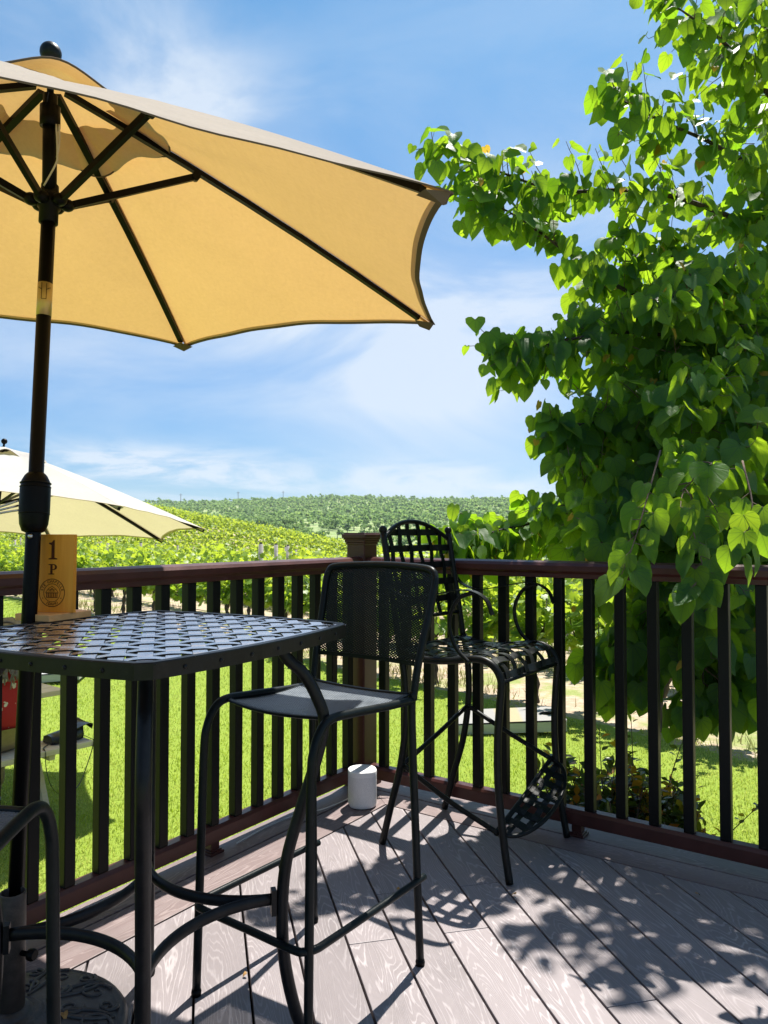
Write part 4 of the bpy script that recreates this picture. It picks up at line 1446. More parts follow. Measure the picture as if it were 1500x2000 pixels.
def heart_template(fold=0.22, curl=0.16, wave=0.03):
    mids = [0.0, 0.2, 0.42, 0.64, 0.84, 1.02]
    V = [(0, y, -curl * y * y) for y in mids]
    F = []
    for sgn in (1, -1):
        b = len(V)
        side = HEART[1:-1]
        for i, (x, y) in enumerate(side):
            V.append((sgn * x, y, fold * x - curl * y * y - 0.22 * x * x + wave * (-1) ** i * x))
        # inner row half way
        b2 = len(V)
        inner = [(0.20, 0.04), (0.24, 0.22), (0.22, 0.45), (0.13, 0.68)]
        for x, y in inner:
            V.append((sgn * x, y, fold * x * 0.8 - curl * y * y))
        tr = [(0, b, b2), (b, b + 1, b2), (0, b2, 1), (b + 1, b + 2, b2), (b + 2, b2 + 1, b2), (1, b2, b2 + 1), (b + 2, b + 3, b2 + 1), (b + 3, b2 + 2, b2 + 1), (1, b2 + 1, 2), (2, b2 + 1, b2 + 2), (b + 3, b + 4, b2 + 2), (b + 4, b2 + 3, b2 + 2), (2, b2 + 2, 3), (3, b2 + 2, b2 + 3), (b + 4, b + 5, b2 + 3), (b + 5, 5, 4), (b + 5, 4, b2 + 3), (3, b2 + 3, 4)]
        for t in tr:
            F.append(t if sgn > 0 else (t[0], t[2], t[1]))
    return V, F


class Leaves:
    def __init__(self):
        self.p, self.t, self.n, self.s, self.c = [], [], [], [], []

    def add(self, p, tip, nrm, s, c):
        self.p.append(tuple(p)); self.t.append(tuple(tip)); self.n.append(tuple(nrm)); self.s.append(s); self.c.append(c)

    def build(self, name, tmpl, mat, parent):
        p = np.array(self.p); R3 = frames(np.array(self.t), np.array(self.n))
        if parent is not None:
            p = p - np.array(world_matrix(parent).translation)
        return scatter(name, tmpl[0], tmpl[1], p, R3, np.array(self.s), mat, parent, np.array(self.c))


rt = random.Random(21)


def rv3(k=1.0):
    return Vector((rt.gauss(0, k), rt.gauss(0, k), rt.gauss(0, k)))


def twig(lv, wood, start, d, length, size, gap=0.042, droop=0.5, tip_small=True):
    p = Vector(start); d = Vector(d).normalized()
    pts = [p.copy()]; side = 1
    n = max(2, int(length / gap))
    for i in range(n):
        d = (d + Vector((0, 0, -droop * 0.12)) + rv3(0.10)).normalized()
        p = p + d * gap
        pts.append(p.copy())
        lat = d.cross(Vector((0, 0, 1)))
        lat = lat.normalized() if lat.length > 1e-3 else Vector((1, 0, 0))
        side = -side
        pet = (lat * side * 0.8 + Vector((0, 0, 0.35)) + d * 0.3 + rv3(0.25)).normalized()
        base = p + pet * (0.022 + 0.016 * rt.random())
        tip = (Vector((0, 0, -1.0)) + lat * side * 0.45 + d * 0.35 + rv3(0.33))
        nrm = (Vector((0, 0, 0.30)) + pet * 0.75 + Vector((0, -0.25, 0)) + rv3(0.42))
        f = 1.0 if not tip_small else (1.0 - 0.45 * (i / n) ** 2)
        s = size * f * rt.choice((rt.uniform(0.55, 0.9), rt.uniform(0.8, 1.12), rt.uniform(0.95, 1.28)))
        c = min(0.94, max(0, rt.gauss(0.42, 0.25) + 0.30 * (i / n)))
        if i == n - 1 and rt.random() < 0.07:
            c = 1.0; s *= 0.5
        lv.add(base, tip, nrm, s, c)
        if i % 2 == 0:
            wood.tube([p, base], 0.0011, 4, caps=False)
    wood.tube(pts, [0.0030 - 0.0016 * i / n for i in range(n + 1)], 5, caps=False)


def redbud():
    base = Vector((3.45, 5.6, LAWN))
    root = thing('redbud_tree', 'leafy tree with heart-shaped leaves hanging over the right railing, trunk out of frame', 'tree', tuple(base))
    lv, wood = Leaves(), MB()
    tr = spline([base, (3.40, 5.55, 0.2), (3.28, 5.42, 1.0), (3.20, 5.3, 2.0), (3.10, 5.15, 3.3)], 5)
    MB().tube(tr, [0.085 - 0.045 * i / (len(tr) - 1) for i in range(len(tr))], 12).build('trunk', M['redbark'], root, True)

    def T(k):
        return tr[min(int(k * (len(tr) - 1)), len(tr) - 1)]
    B = [
        (0.95, [(1600, 330, 3.7), (1490, 170, 3.3), (1410, 80, 3.05), (1310, 5, 2.9)], 0.020, 26, 0.085),
        (0.95, [(1640, 240, 3.6), (1560, 120, 3.2), (1480, 40, 2.9)], 0.018, 20, 0.09),
        (0.85, [(1610, 480, 3.7), (1490, 345, 3.35), (1400, 285, 3.15), (1290, 235, 3.0), (1195, 185, 2.92)], 0.018, 34, 0.085),
        (0.75, [(1620, 620, 3.8), (1500, 470, 3.5), (1360, 398, 3.3), (1230, 372, 3.2), (1090, 372, 3.1), (960, 330, 3.02), (845, 290, 2.97)], 0.018, 46, 0.082),
        (0.70, [(1560, 700, 3.7), (1380, 625, 3.5), (1250, 580, 3.3), (1150, 525, 3.2), (1060, 458, 3.1), (990, 412, 3.03), (915, 380, 3.0)], 0.015, 34, 0.085),
        (0.65, [(1580, 720, 3.8), (1420, 560, 3.5), (1300, 500, 3.3), (1215, 470, 3.2)], 0.015, 30, 0.085),
        (0.60, [(1580, 820, 3.8), (1410, 690, 3.3), (1250, 650, 3.1), (1100, 665, 2.95), (985, 700, 2.88)], 0.016, 44, 0.085),
        (0.58, [(1600, 800, 3.7), (1480, 620, 3.2), (1380, 560, 2.9), (1300, 600, 2.7)], 0.016, 36, 0.088),
        (0.52, [(1580, 900, 3.8), (1410, 835, 3.35), (1250, 815, 3.1), (1130, 830, 3.0), (1080, 845, 2.95)], 0.015, 34, 0.085),
        (0.50, [(1590, 900, 3.7), (1470, 780, 3.1), (1380, 740, 2.75), (1310, 790, 2.55)], 0.015, 36, 0.09),
        (0.42, [(1600, 1010, 4.1), (1420, 965, 4.0), (1260, 985, 3.9), (1110, 1010, 3.85), (1000, 1030, 3.8), (930, 1050, 3.78), (885, 1070, 3.76)], 0.015, 60, 0.095),
        (0.40, [(1600, 1000, 3.8), (1460, 960, 3.3), (1340, 960, 3.1), (1230, 1000, 3.05), (1165, 1060, 3.1)], 0.014, 38, 0.09),
        (0.38, [(1610, 1040, 3.7), (1500, 1040, 3.3), (1420, 1120, 3.15), (1380, 1250, 3.1), (1370, 1390, 3.1)], 0.012, 34, 0.09),
        (0.36, [(1620, 1060, 3.9), (1500, 1090, 3.6), (1330, 1150, 3.4), (1230, 1240, 3.35), (1195, 1330, 3.3)], 0.011, 32, 0.092),
        (0.36, [(1640, 1090, 3.7), (1550, 1160, 3.3), (1480, 1260, 3.15), (1450, 1340, 3.1)], 0.011, 26, 0.09),
        (0.55, [(1560, 860, 3.2), (1470, 880, 2.6), (1400, 900, 2.35), (1330, 960, 2.25)], 0.012, 22, 0.09),
    ]
    def far(q):
        # the photo's upper branches hang well outside the railing
        x, y, d = q
        return at(x, y, d * (1.27 if y < 900 else 1.27 - 0.24 * min(1, (y - 900) / 200)))
    for k, pix, r0, nt_, size in B:
        a = T(k)
        pts = spline([a] + [far(q) for q in pix], 7)
        n = len(pts); size *= 1.30
        MB().tube(pts, [1.25 * r0 * (1 - 0.86 * i / (n - 1)) for i in range(n)], 7).build('branch', M['redbark'], root, True)
        for j in range(int(nt_ * 1.75)):
            f = 0.14 + 0.86 * (j + rt.random()) / (nt_ * 1.75)
            i = min(int(f * (n - 1)), n - 2)
            p = pts[i].lerp(pts[i + 1], f * (n - 1) - i)
            d = (pts[i + 1] - pts[i]).normalized()
            o = rv3(); o = (o - d * o.dot(d)).normalized()
            L = rt.uniform(0.12, 0.36) * (1.15 - 0.45 * f)
            twig(lv, wood, p, d * 0.7 + o * 0.9 + Vector((0, 0, 0.10)), L, size, 0.050)
        twig(lv, wood, pts[-1] - (pts[-1] - pts[-2]), (pts[-1] - pts[-3]), 0.16, size * 0.9, 0.05)
    # dense body of the crown: clumps around centres
    for cx_, cy_, d_, rx, rz, nt_, size in (
            (1330, 690, 4.2, 0.42, 0.40, 66, 0.112), (1430, 590, 4.4, 0.44, 0.44, 66, 0.112), (1180, 700, 4.1, 0.36, 0.26, 40, 0.112), (1440, 800, 4.0, 0.42, 0.44, 80, 0.115), (1300, 830, 4.0, 0.42, 0.36, 80, 0.115),
            (1190, 850, 4.0, 0.28, 0.22, 30, 0.115), (1330, 940, 3.9, 0.44, 0.30, 80, 0.115), (1460, 960, 3.7, 0.40, 0.36, 80, 0.115), (1210, 980, 3.9, 0.30, 0.22, 46, 0.115), (1400, 1060, 3.7, 0.42, 0.24, 56, 0.112), (1270, 1060, 3.7, 0.30, 0.24, 50, 0.118),
            (1500, 440, 4.5, 0.22, 0.24, 20, 0.11), (1550, 240, 4.4, 0.22, 0.32, 28, 0.11), (1480, 90, 4.1, 0.22, 0.26, 30, 0.112), (1480, 1170, 3.6, 0.30, 0.26, 34, 0.108), (1340, 1190, 3.5, 0.30, 0.20, 28, 0.108), (1270, 1280, 3.5, 0.16, 0.16, 12, 0.105), (1450, 1330, 3.4, 0.22, 0.16, 20, 0.112),
            (1240, 570, 4.4, 0.26, 0.16, 20, 0.11),
            (1580, 820, 4.7, 0.55, 0.7, 110, 0.115), (1680, 520, 5.2, 0.5, 0.6, 70, 0.115), (1700, 950, 5.2, 0.8, 0.7, 120, 0.115), (1690, 240, 5.2, 0.45, 0.5, 50, 0.115), (1470, 860, 4.9, 0.5, 0.5, 70, 0.115)):
        c = at(cx_, cy_, d_)
        for _ in range(nt_):
            o = rv3(); o = o.normalized() * rt.random() ** 0.45
            p = c + Vector((o.x * rx, o.y * rx * 1.1, o.z * rz))
            twig(lv, wood, p, Vector((o.x, o.y, o.z * 0.5 + 0.1)) + rv3(0.3), rt.uniform(0.14, 0.30), size, 0.05)
    # sprays hanging in front of the rail
    for pix in ([(1290, 880, 2.75), (1262, 980, 2.62), (1238, 1060, 2.55), (1215, 1120, 2.5)], [(1350, 960, 2.7), (1355, 1040, 2.6), (1372, 1110, 2.55), (1352, 1150, 2.52)], [(1450, 900, 2.5), (1470, 1000, 2.4), (1440, 1080, 2.36)]):
        pts = spline([at(*q) for q in pix], 5)
        wood.tube(pts, [0.0035 - 0.002 * i / (len(pts) - 1) for i in range(len(pts))], 5)
        side = 1
        for i in range(3, len(pts)):
            side = -side
            d = (pts[i] - pts[i - 1]).normalized()
            pet = (Vector((side * 0.8, -0.2, -0.5)) + rv3(0.2)).normalized()
            b = pts[i] + pet * 0.035
            wood.tube([pts[i], b], 0.0013, 4, caps=False)
            lv.add(b, Vector((side * 0.3, -0.1, -1)) + rv3(0.25), Vector((side * 0.3, -0.8, 0.4)) + rv3(0.35), 0.092 * rt.uniform(0.75, 1.15), min(0.94, max(0, rt.gauss(0.4, 0.25))))
    wood.build('twigs', M['twig'], root, True)
    shapes = [heart_template(a, b, c) for a, b, c in ((0.22, 0.16, 0.03), (0.42, 0.05, 0.05), (0.10, 0.34, 0.04), (-0.12, 0.22, 0.06), (0.55, 0.28, 0.02), (0.30, -0.12, 0.05))]
    lv.build('crown', ([s_[0] for s_ in shapes], shapes[0][1]), M['redbud'], root)


redbud()


# ------------------------------------------------------------------ shrub below the railing
def shrub():
    base = Vector((1.12, 3.62, LAWN))
    root = thing('shrub', 'low leafy shrub with yellow and orange tips just outside the right railing', 'shrub', tuple(base))
    st = MB(); lv, yg = Leaves(), Leaves()
    rs = random.Random(5)
    for i in range(125):
        x, y = rs.uniform(-0.36, 0.40), rs.uniform(-0.22, 0.26)
        h = rs.uniform(0.55, 0.90) * (1 - 0.35 * max(0, x)) * (1 - 0.25 * abs(y) / 0.26)
        p0 = base + Vector((x * 0.55, y * 0.5, 0.0)); p1 = base + Vector((x + rs.gauss(0, .05), y + rs.gauss(0, .05), h))
        mid = (p0 + p1) / 2 + Vector((rs.gauss(0, .03), rs.gauss(0, .03), 0.05))
        pts = spline([p0, mid, p1], 8)
        st.tube(pts, [0.0050 - 0.003 * k / (len(pts) - 1) for k in range(len(pts))], 5)
        for k in range(5, len(pts)):
            for _ in range(3):
                o = Vector((rs.gauss(0, 1), rs.gauss(0, 1), rs.gauss(0.2, .6))).normalized()
                tipk = k > len(pts) - 4
                tgt = yg if (tipk and rs.random() < 0.33) else lv
                tgt.add(pts[k] + o * 0.012, o + Vector((0, 0, 0.1)), Vector((0, 0, 1)) + Vector((rs.gauss(0, .5), rs.gauss(0, .5), 0)), rs.uniform(0.042, 0.075), rs.random() * 0.9)
    # a few long arching shoots
    for dx, h in ((0.30, 1.0), (0.62, 0.62), (-0.1, 0.98), (0.08, 1.0)):
        p1 = base + Vector((dx, rs.uniform(-.1, .1), h))
        pts = spline([base + Vector((dx * 0.4, 0, 0.2)), base + Vector((dx * 0.8, 0, h * 0.7)), p1], 8)
        st.tube(pts, [0.004 - 0.0025 * k / (len(pts) - 1) for k in range(len(pts))], 5)
        for k in range(8, len(pts)):
            o = Vector((rs.choice((-1, 1)) * 0.8, rs.gauss(0, .4), 0.4)).normalized()
            (yg if k > len(pts) - 5 and rs.random() < .5 else lv).add(pts[k] + o * .01, o, Vector((0, 0, 1)) + Vector((rs.gauss(0, .4), rs.gauss(0, .4), 0)), rs.uniform(0.035, 0.05), rs.random() * .9)
    st.build('stems', M['twig'], root, True)
    tmpl = ([(0, 0, 0), (0.22, 0.25, 0.07), (0.27, 0.55, 0.06), (0, 1, -0.08), (-0.27, 0.55, 0.06), (-0.22, 0.25, 0.07), (0, 0.5, 0)], [(0, 1, 6), (1, 2, 6), (2, 3, 6), (3, 4, 6), (4, 5, 6), (5, 0, 6)])
    lv.build('foliage', tmpl, M['shrub'], root)
    yg.build('young_leaves', tmpl, M['shrubyoung'], root)


shrub()

# ------------------------------------------------------------------ vineyard
QA = Vector((-0.66, 0.75)); QB = Vector((0.75, 0.66))


def vy(a, b):
    d = QA.x * QB.y - QA.y * QB.x
    p = Vector((0, B0)) + QA * a + QB * b
    return p.x, p.y


def vine_leaf_tmpl(full=True):
    if full:
        out = [(0, 0.05), (0.32, -0.12), (0.42, 0.12), (0.62, 0.22), (0.44, 0.42), (0.50, 0.68), (0.22, 0.66), (0, 1.0), (-0.22, 0.66), (-0.50, 0.68), (-0.44, 0.42), (-0.62, 0.22), (-0.42, 0.12), (-0.32, -0.12)]
        V = [(x, y, 0.10 * abs(x) - 0.12 * y * y) for x, y in out] + [(0, 0.35, 0)]
        return V, [(i, (i + 1) % 14, 14) for i in range(14)]
    return [(-0.5, 0.1, 0.05), (0, 0, 0), (0.5, 0.1, 0.05), (0.45, 0.7, 0.0), (0, 1, -0.1), (-0.45, 0.7, 0)], [(0, 1, 5), (1, 4, 5), (1, 2, 3), (1, 3, 4)]


def vine_leaf_cloud(rs, n_shoot, per, size, hz=1.0):
    lv = Leaves()
    for i in range(n_shoot):
        x0 = rs.uniform(-0.82, 0.82); y0 = rs.gauss(0, 0.05)
        h = rs.uniform(0.45, 0.95) * hz; lx, ly = rs.gauss(0, 0.14), rs.gauss(0, 0.20)
        for k in range(per):
            t = (k + rs.random()) / per
            z = 0.68 + h * t - (0.45 * t if rs.random() < .22 else 0)
            p = Vector((x0 + lx * t + rs.gauss(0, .06), y0 + ly * t + rs.gauss(0, .09), z + rs.gauss(0, .03)))
            o = Vector((rs.gauss(0, .6), rs.gauss(0, 1), rs.gauss(-0.25, .4)))
            nn = Vector((rs.gauss(0, .5), rs.gauss(0, .6) + (0.5 if o.y > 0 else -0.5), 0.7))
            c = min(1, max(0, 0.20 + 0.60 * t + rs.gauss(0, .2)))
            lv.add(p, o, nn, size * rs.uniform(.7, 1.2) * (1.1 - .4 * t), c)
    return lv


def make_vine(seed):
    rs = random.Random(seed)
    root = thing('grape_vine', 'leafy grape vine with gnarled dark trunk in the vineyard rows', 'grape vine', (0, 0, 0), 0, 'grape vines in the vineyard rows')
    t = spline([(0, 0, -0.05), (rs.gauss(0, .03), rs.gauss(0, .03), 0.25), (rs.gauss(0, .05), rs.gauss(0, .03), 0.52), (rs.gauss(0, .03), 0, 0.74)], 5)
    mb = MB().tube(t, [0.042 + 0.012 * math.sin(i * 1.9) - 0.008 * i / len(t) for i in range(len(t))], 8)
    for s in (-1, 1):
        arm = spline([t[-3], (s * 0.10, rs.gauss(0, .02), 0.76), (s * 0.40, rs.gauss(0, .02), 0.74 + rs.gauss(0, .02)), (s * 0.80, 0, 0.75)], 5)
        mb.tube(arm, [0.026 - 0.012 * i / len(arm) + 0.006 * math.sin(i * 2.3) for i in range(len(arm))], 7)
        for k in range(5):
            x = s * (0.12 + 0.15 * k)
            mb.tube([(x, 0, 0.75), (x + rs.gauss(0, .02), rs.gauss(0, .03), 0.86), (x + rs.gauss(0, .05), rs.gauss(0, .06), 1.15)], [0.010, 0.006, 0.004], 5)
    mb.build('trunk', M['bark'], root)
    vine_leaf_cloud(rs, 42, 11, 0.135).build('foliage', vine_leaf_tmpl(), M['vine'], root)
    return root


def vineyard():
    rs = random.Random(3)
    spots = []
    for k in range(24):
        b = 0.30 + 2.35 * k
        a = -9.0 + rs.random() * 1.6
        while a < 150:
            x, y = vy(a + rs.gauss(0, .06), b + rs.gauss(0, .03))
            u = x / max(y, .1)
            if y > 3 and (-0.66 if y < 30 else -0.95) < u < (0.62 if y < 30 else 0.35):
                spots.append((math.hypot(x, y), x, y, k))
            a += 1.62
    spots.sort()
    protos = [make_vine(40 + i) for i in range(5)]
    rz = math.atan2(QA.y, QA.x)
    for i, (d, x, y, k) in enumerate(spots[:300]):
        o = protos[i] if i < 5 else copy_tree(protos[i % 5])
        o.location = (x, y, float(height(x, y)))
        o.rotation_euler = (0, 0, rz + (math.pi if rs.random() < .5 else 0) + rs.gauss(0, .04))
        s = rs.uniform(0.88, 1.14); o.scale = (1, s, s)
    # the rest, up the slope, as one mass
    P, Tt, Nn, S, Cc = [], [], [], [], []
    clouds = [vine_leaf_cloud(random.Random(90 + i), 18, 4, 0.24) for i in range(6)]
    cr, sr = math.cos(rz), math.sin(rz)
    for d, x, y, k in spots[300:]:
        c = clouds[rs.randrange(6)]
        p = np.array(c.p); t = np.array(c.t); n = np.array(c.n)
        z = float(height(x, y)); s = rs.uniform(0.85, 1.15)
        rot = np.array([[cr, -sr, 0], [sr, cr, 0], [0, 0, 1]])
        P.append(p @ rot.T * [1, 1, s] + [x, y, z]); Tt.append(t @ rot.T); Nn.append(n @ rot.T); S.append(np.array(c.s)); Cc.append(np.array(c.c))
    if P:
        v, f = vine_leaf_tmpl(False)
        o = scatter('distant_vines', v, f, np.concatenate(P), frames(np.concatenate(Tt), np.concatenate(Nn)), np.concatenate(S), M['vinefar'], None, np.concatenate(Cc))
        o['kind'] = 'stuff'; tag(o, 'bright green vine rows climbing the slope towards the ridge', 'vines')
    # posts and wires
    first = True; proto = None
    for k in range(6):
        b = 0.30 + 2.35 * k
        for j in range(0, 9):
            a = -6.2 + 9.7 * j + (k % 3) * 3.1
            x, y = vy(a, b + 0.02)
            if y < 3 or abs(x / y) > 0.6 or y > 55:
                continue
            if proto is None:
                proto = thing('trellis_post', 'grey wooden trellis post rising out of the vine rows', 'post', (0, 0, 0), 0, 'trellis posts in the vineyard')
                MB().tube([(0, 0, -0.1), (0, 0, 1.72)], 0.042, 10).build('post', M['postwood'], proto)
                MB().box((0, 0, 1.735), (0.05, 0.05, 0.03)).build('post_clip', M['steelpost'], proto)
                o = proto
            else:
                o = copy_tree(proto)
            o.location = (x, y, float(height(x, y))); o.rotation_euler = (R(rs.gauss(0, 2)), R(rs.gauss(0, 2)), rs.random() * 3)
    for k in range(2):
        b = 0.30 + 2.35 * k
        nm = ['wires strung along the nearest vine row at the lawn edge', 'wires strung along the second vine row from the lawn'][k]
        root = thing('trellis_wires', nm, 'wires', (*vy(-9, b), float(height(*vy(-9, b)))))
        for h, r in ((0.46, 0.006), (0.76, 0.003), (1.15, 0.003)):
            pts = []
            for i in range(40):
                a = -9 + 44 * i / 39
                x, y = vy(a, b + 0.03)
                pts.append((x, y, float(height(x, y)) + h - 0.03 * abs(math.sin(a * math.pi / 6.4))))
            MB().tube(pts, r, 5).build('wire', M['wire'], root, True)


vineyard()


# ------------------------------------------------------------------ orchard on the far hill
def orchard():
    rs = random.Random(8)
    leaf = ([(-0.5, 0, 0), (0, -0.5, 0.1), (0.5, 0, 0), (0, 0.5, 0.1)], [(0, 1, 3), (1, 2, 3)])

    def cloud(seed, n, size):
        r = np.random.default_rng(seed)
        lobes = r.normal(size=(7, 3)) * [1.15, 1.15, 0.7] + [0, 0, 2.3]
        c = lobes[r.integers(0, 7, n)] + rnd_dir(n) * (r.random((n, 1)) ** .4) * [1.0, 1.0, 0.85]
        c[:, 2] = np.maximum(c[:, 2], 0.7)
        t = np.clip(r.normal(.45, .28, n), 0, 1)
        return c, rnd_dir(n), rnd_dir(n) + [0, 0, .6], size * r.uniform(.7, 1.3, n), t
    spots = []
    y = 240.0
    while y < 935:
        w0, w1 = -0.34 * y, 0.36 * y
        x = w0 + rs.random() * 7
        while x < w1:
            xx, yy = x + rs.gauss(0, 1.1), y + rs.gauss(0, 1.6)
            dens = 0.5 + 0.5 * math.sin(xx * .021 + 1.3) * math.sin(yy * .013 + .4) + (0.35 if yy > 500 else 0.12)
            if rs.random() < 0.26 + 0.52 * min(1, dens):
                spots.append((math.hypot(xx, yy), xx, yy, rs.choice((rs.uniform(.55, .9), rs.uniform(.8, 1.25), rs.uniform(1.1, 1.7)))))
            x += 7.2
        y += 8.5
    spots.sort()
    meshes = []
    for i in range(4):
        p, t, n, s, c = cloud(60 + i, 260, 0.75)
        o = scatter('orchard_tree', *leaf, p, frames(t, n), s, M['orchard'], None, c)
        me = o.data
        bm = bmesh.new(); bm.from_mesh(me)
        for a, b, r in (((0, 0, -0.3), (0, 0, 1.6), .16), ((0, 0, 1.2), (.7, .2, 2.2), .09), ((0, 0, 1.2), (-.6, .4, 2.3), .09)):
            a, b = Vector(a), Vector(b)
            q = (b - a).to_track_quat('Z', 'Y').to_matrix().to_4x4()
            bmesh.ops.create_cone(bm, segments=6, radius1=r, radius2=r * .6, depth=(b - a).length, matrix=Matrix.Translation((a + b) / 2) @ q)
        nl = len(me.polygons)
        bm.faces.ensure_lookup_table()
        for f in bm.faces[nl:]:
            f.material_index = 1
        bm.to_mesh(me); bm.free()
        me.materials.append(M['bark'])
        meshes.append(o)
    for i, (d, x, y, s) in enumerate(spots[:300]):
        o = meshes[i] if i < 4 else meshes[i % 4].copy()
        if i >= 4:
            COL.objects.link(o)
        o.location = (x, y, float(height(x, y))); o.rotation_euler = (0, 0, rs.random() * 6.28); o.scale = (s, s, s * rs.uniform(.85, 1.1))
        tag(o, 'round green orchard tree on the far hillside', 'tree', 'orchard trees on the far hill')
    clouds = [cloud(80 + i, 34, 1.7) for i in range(8)]
    P, Tt, Nn, S, Cc = [], [], [], [], []
    for d, x, y, s in spots[300:]:
        p, t, n, sz, c = clouds[rs.randrange(8)]
        P.append(p * s + [x, y, float(height(x, y))]); Tt.append(t); Nn.append(n); S.append(sz * s); Cc.append(np.clip(c + rs.gauss(0, .12), 0, 1))
    o = scatter('distant_orchard', *leaf, np.concatenate(P), frames(np.concatenate(Tt), np.concatenate(Nn)), np.concatenate(S), M['orchard'], None, np.concatenate(Cc))
    o['kind'] = 'stuff'; tag(o, 'mass of small orchard trees up to the skyline', 'orchard')
    print('orchard', len(spots))


orchard()


def utility_poles():
    for (px, py, d, lab) in ((353, 985, 780, 'tallest leftmost utility pole on the skyline'), (465, 981, 830, 'middle utility pole on the skyline, between two others'), (553, 980, 900, 'faint rightmost utility pole on the skyline')):
        p = at(px, py, d); z = float(height(p.x, p.y))
        root = thing('utility_pole', lab, 'utility pole', (p.x, p.y, z), 0, 'utility poles on the skyline')
        top = max(at(px, py - 21, d).z - z, 8)
        MB().tube([(0, 0, -1), (0, 0, top)], 0.28, 6).build('pole', M['steelpost'], root)
        MB().box((0, 0, top - 1.4), (3.4, 0.25, 0.3)).build('cross_arm', M['steelpost'], root)


utility_poles()


# ------------------------------------------------------------------ grass
def grass():
    r = np.random.default_rng(4)
    blade = ([(-0.5, 0, 0), (0.5, 0, 0), (0.0, 1.0, 0.18), (0.32, 0.55, 0.05), (-0.32, 0.55, 0.05)], [(0, 1, 3), (0, 3, 4), (4, 3, 2)])

    def outside_deck(x, y):
        q = np.stack([x - P0.x, y - P0.y], 1)
        return (q @ np.array(NL) > 0.06) | (q @ np.array(NR) > 0.13)

    def field(n, ymin, ymax, power, cond):
        y = ymin + (ymax - ymin) * r.random(n) ** power
        x = (r.random(n) * 1.24 - 0.62) * y
        b = 0.75 * x + 0.66 * (y - B0)
        k = cond(b, x, y) & outside_deck(x, y)
        return x[k], y[k]

    def blades(name, x, y, h, w_, mat, lab, cat):
        n = len(x); z = height(x, y)
        d = np.hypot(x, y)
        sc = h * r.uniform(.6, 1.3, n) * (0.8 + 0.035 * d)
        tip = np.stack([r.normal(0, .35, n), r.normal(0, .35, n), np.ones(n)], 1)
        R3 = frames(tip, rnd_dir(n))
        R3[:, :, 0] *= (w_ / h)
        clump = 0.46 + 0.22 * np.sin(x * 0.9 + 1.3 * np.sin(y * .8)) * np.sin(y * 1.1 + .6) + 0.22 * np.sin(x * 2.1 + np.sin(y * 1.7) * 2) * np.sin(y * 2.6 + 1) + 0.15 * np.sin(x * 7 + 3 * np.sin(y * 5))
        t = np.clip(clump + r.normal(0, .26, n), 0, 1)
        o = scatter(name, *blade, np.stack([x, y, z - 0.004], 1), R3, sc, mat, None, t, uv=False)
        o['kind'] = 'stuff'; tag(o, lab, cat)
    x, y = field(380000, 2.6, 20.5, 1.75, lambda b, x, y: b < 0.1 + 0.15 * np.sin(x * 5) + 0.1 * np.sin(x * 13 + y * 7))
    blades('grass', x, y, 0.026, 0.0062, M['grass'], 'bright green mown lawn beyond the deck', 'grass')
    x, y = field(90000, 5.5, 32, 1.4, lambda b, x, y: (b > 0.1) & (b < 9) & (np.sin(x * 1.3 + 2 * np.sin(y * .9)) + np.sin(b * 3.1) > r.random(len(b)) * 1.6 - 0.1))
    blades('dry_grass', x, y, 0.10, 0.010, M['drygrass'], 'dry straw coloured grass and weeds under the vines', 'dry grass')


grass()


# ------------------------------------------------------------------ picnic table, person, bag, game boards
LX = Vector((0.63, 0.78, 0)).normalized(); LN = Vector((-0.78, 0.63, 0)).normalized()
PT = Vector((-3.17, 5.04, LAWN)); PRZ = math.atan2(LX.y, LX.x)


def picnic_table():
    root = thing('picnic_table', 'pale timber picnic table with attached benches on the lawn under the cream umbrella', 'picnic table', tuple(PT), PRZ)
    for i in range(5):
        if i == 2:
            continue
        MB().box((0, -0.30 + 0.15 * i, 0.735), (1.8, 0.142, 0.038)).build('tabletop_plank', M['tablewood'], root, bevel=0.004)
    for k, (x0, x1) in enumerate(((-0.9, -0.37), (0.03, 0.9))):
        MB().box(((x0 + x1) / 2, 0, 0.735), (x1 - x0, 0.142, 0.038)).build('tabletop_plank', M['tablewood'], root, bevel=0.004)
    for s in (-1, 1):
        MB().box((0, s * 0.62, 0.431), (1.8, 0.28, 0.038)).build('bench_seat', M['tablewood'], root, bevel=0.004)
    for x in (-0.62, 0.62):
        MB().box((x, 0, 0.695), (0.04, 0.66, 0.038)).box((x, 0, 0.392), (0.04, 1.46, 0.038)).build('cross_beam', M['tablewood'], root)
        for s in (-1, 1):
            a, b = Vector((x + 0.042, s * 0.22, 0.70)), Vector((x + 0.042, s * 0.55, 0.0))
            MB().strap([a, b], (0, 1, 0), 0.09, 0.038).build('leg', M['tablewood'], root)


picnic_table()


def skin_mesh(nodes, edges, sub=2, root=0):
    """nodes: list of (pos, radius); grow one continuous surface"""
    me = bpy.data.meshes.new('skin_tmp')
    me.from_pydata([tuple(p) for p, _ in nodes], edges, [])
    o = bpy.data.objects.new('skin_tmp', me); COL.objects.link(o)
    m = o.modifiers.new('skin', 'SKIN'); m.use_smooth_shade = True
    s = o.modifiers.new('sub', 'SUBSURF'); s.levels = sub; s.render_levels = sub
    sv = me.skin_vertices[0].data
    for i, (_, r) in enumerate(nodes):
        sv[i].radius = r if hasattr(r, '__len__') else (r, r)
        sv[i].use_root = (i == root)
    dg = bpy.context.evaluated_depsgraph_get()
    out = bpy.data.meshes.new_from_object(o.evaluated_get(dg))
    bpy.data.objects.remove(o); bpy.data.meshes.remove(me)
    return out


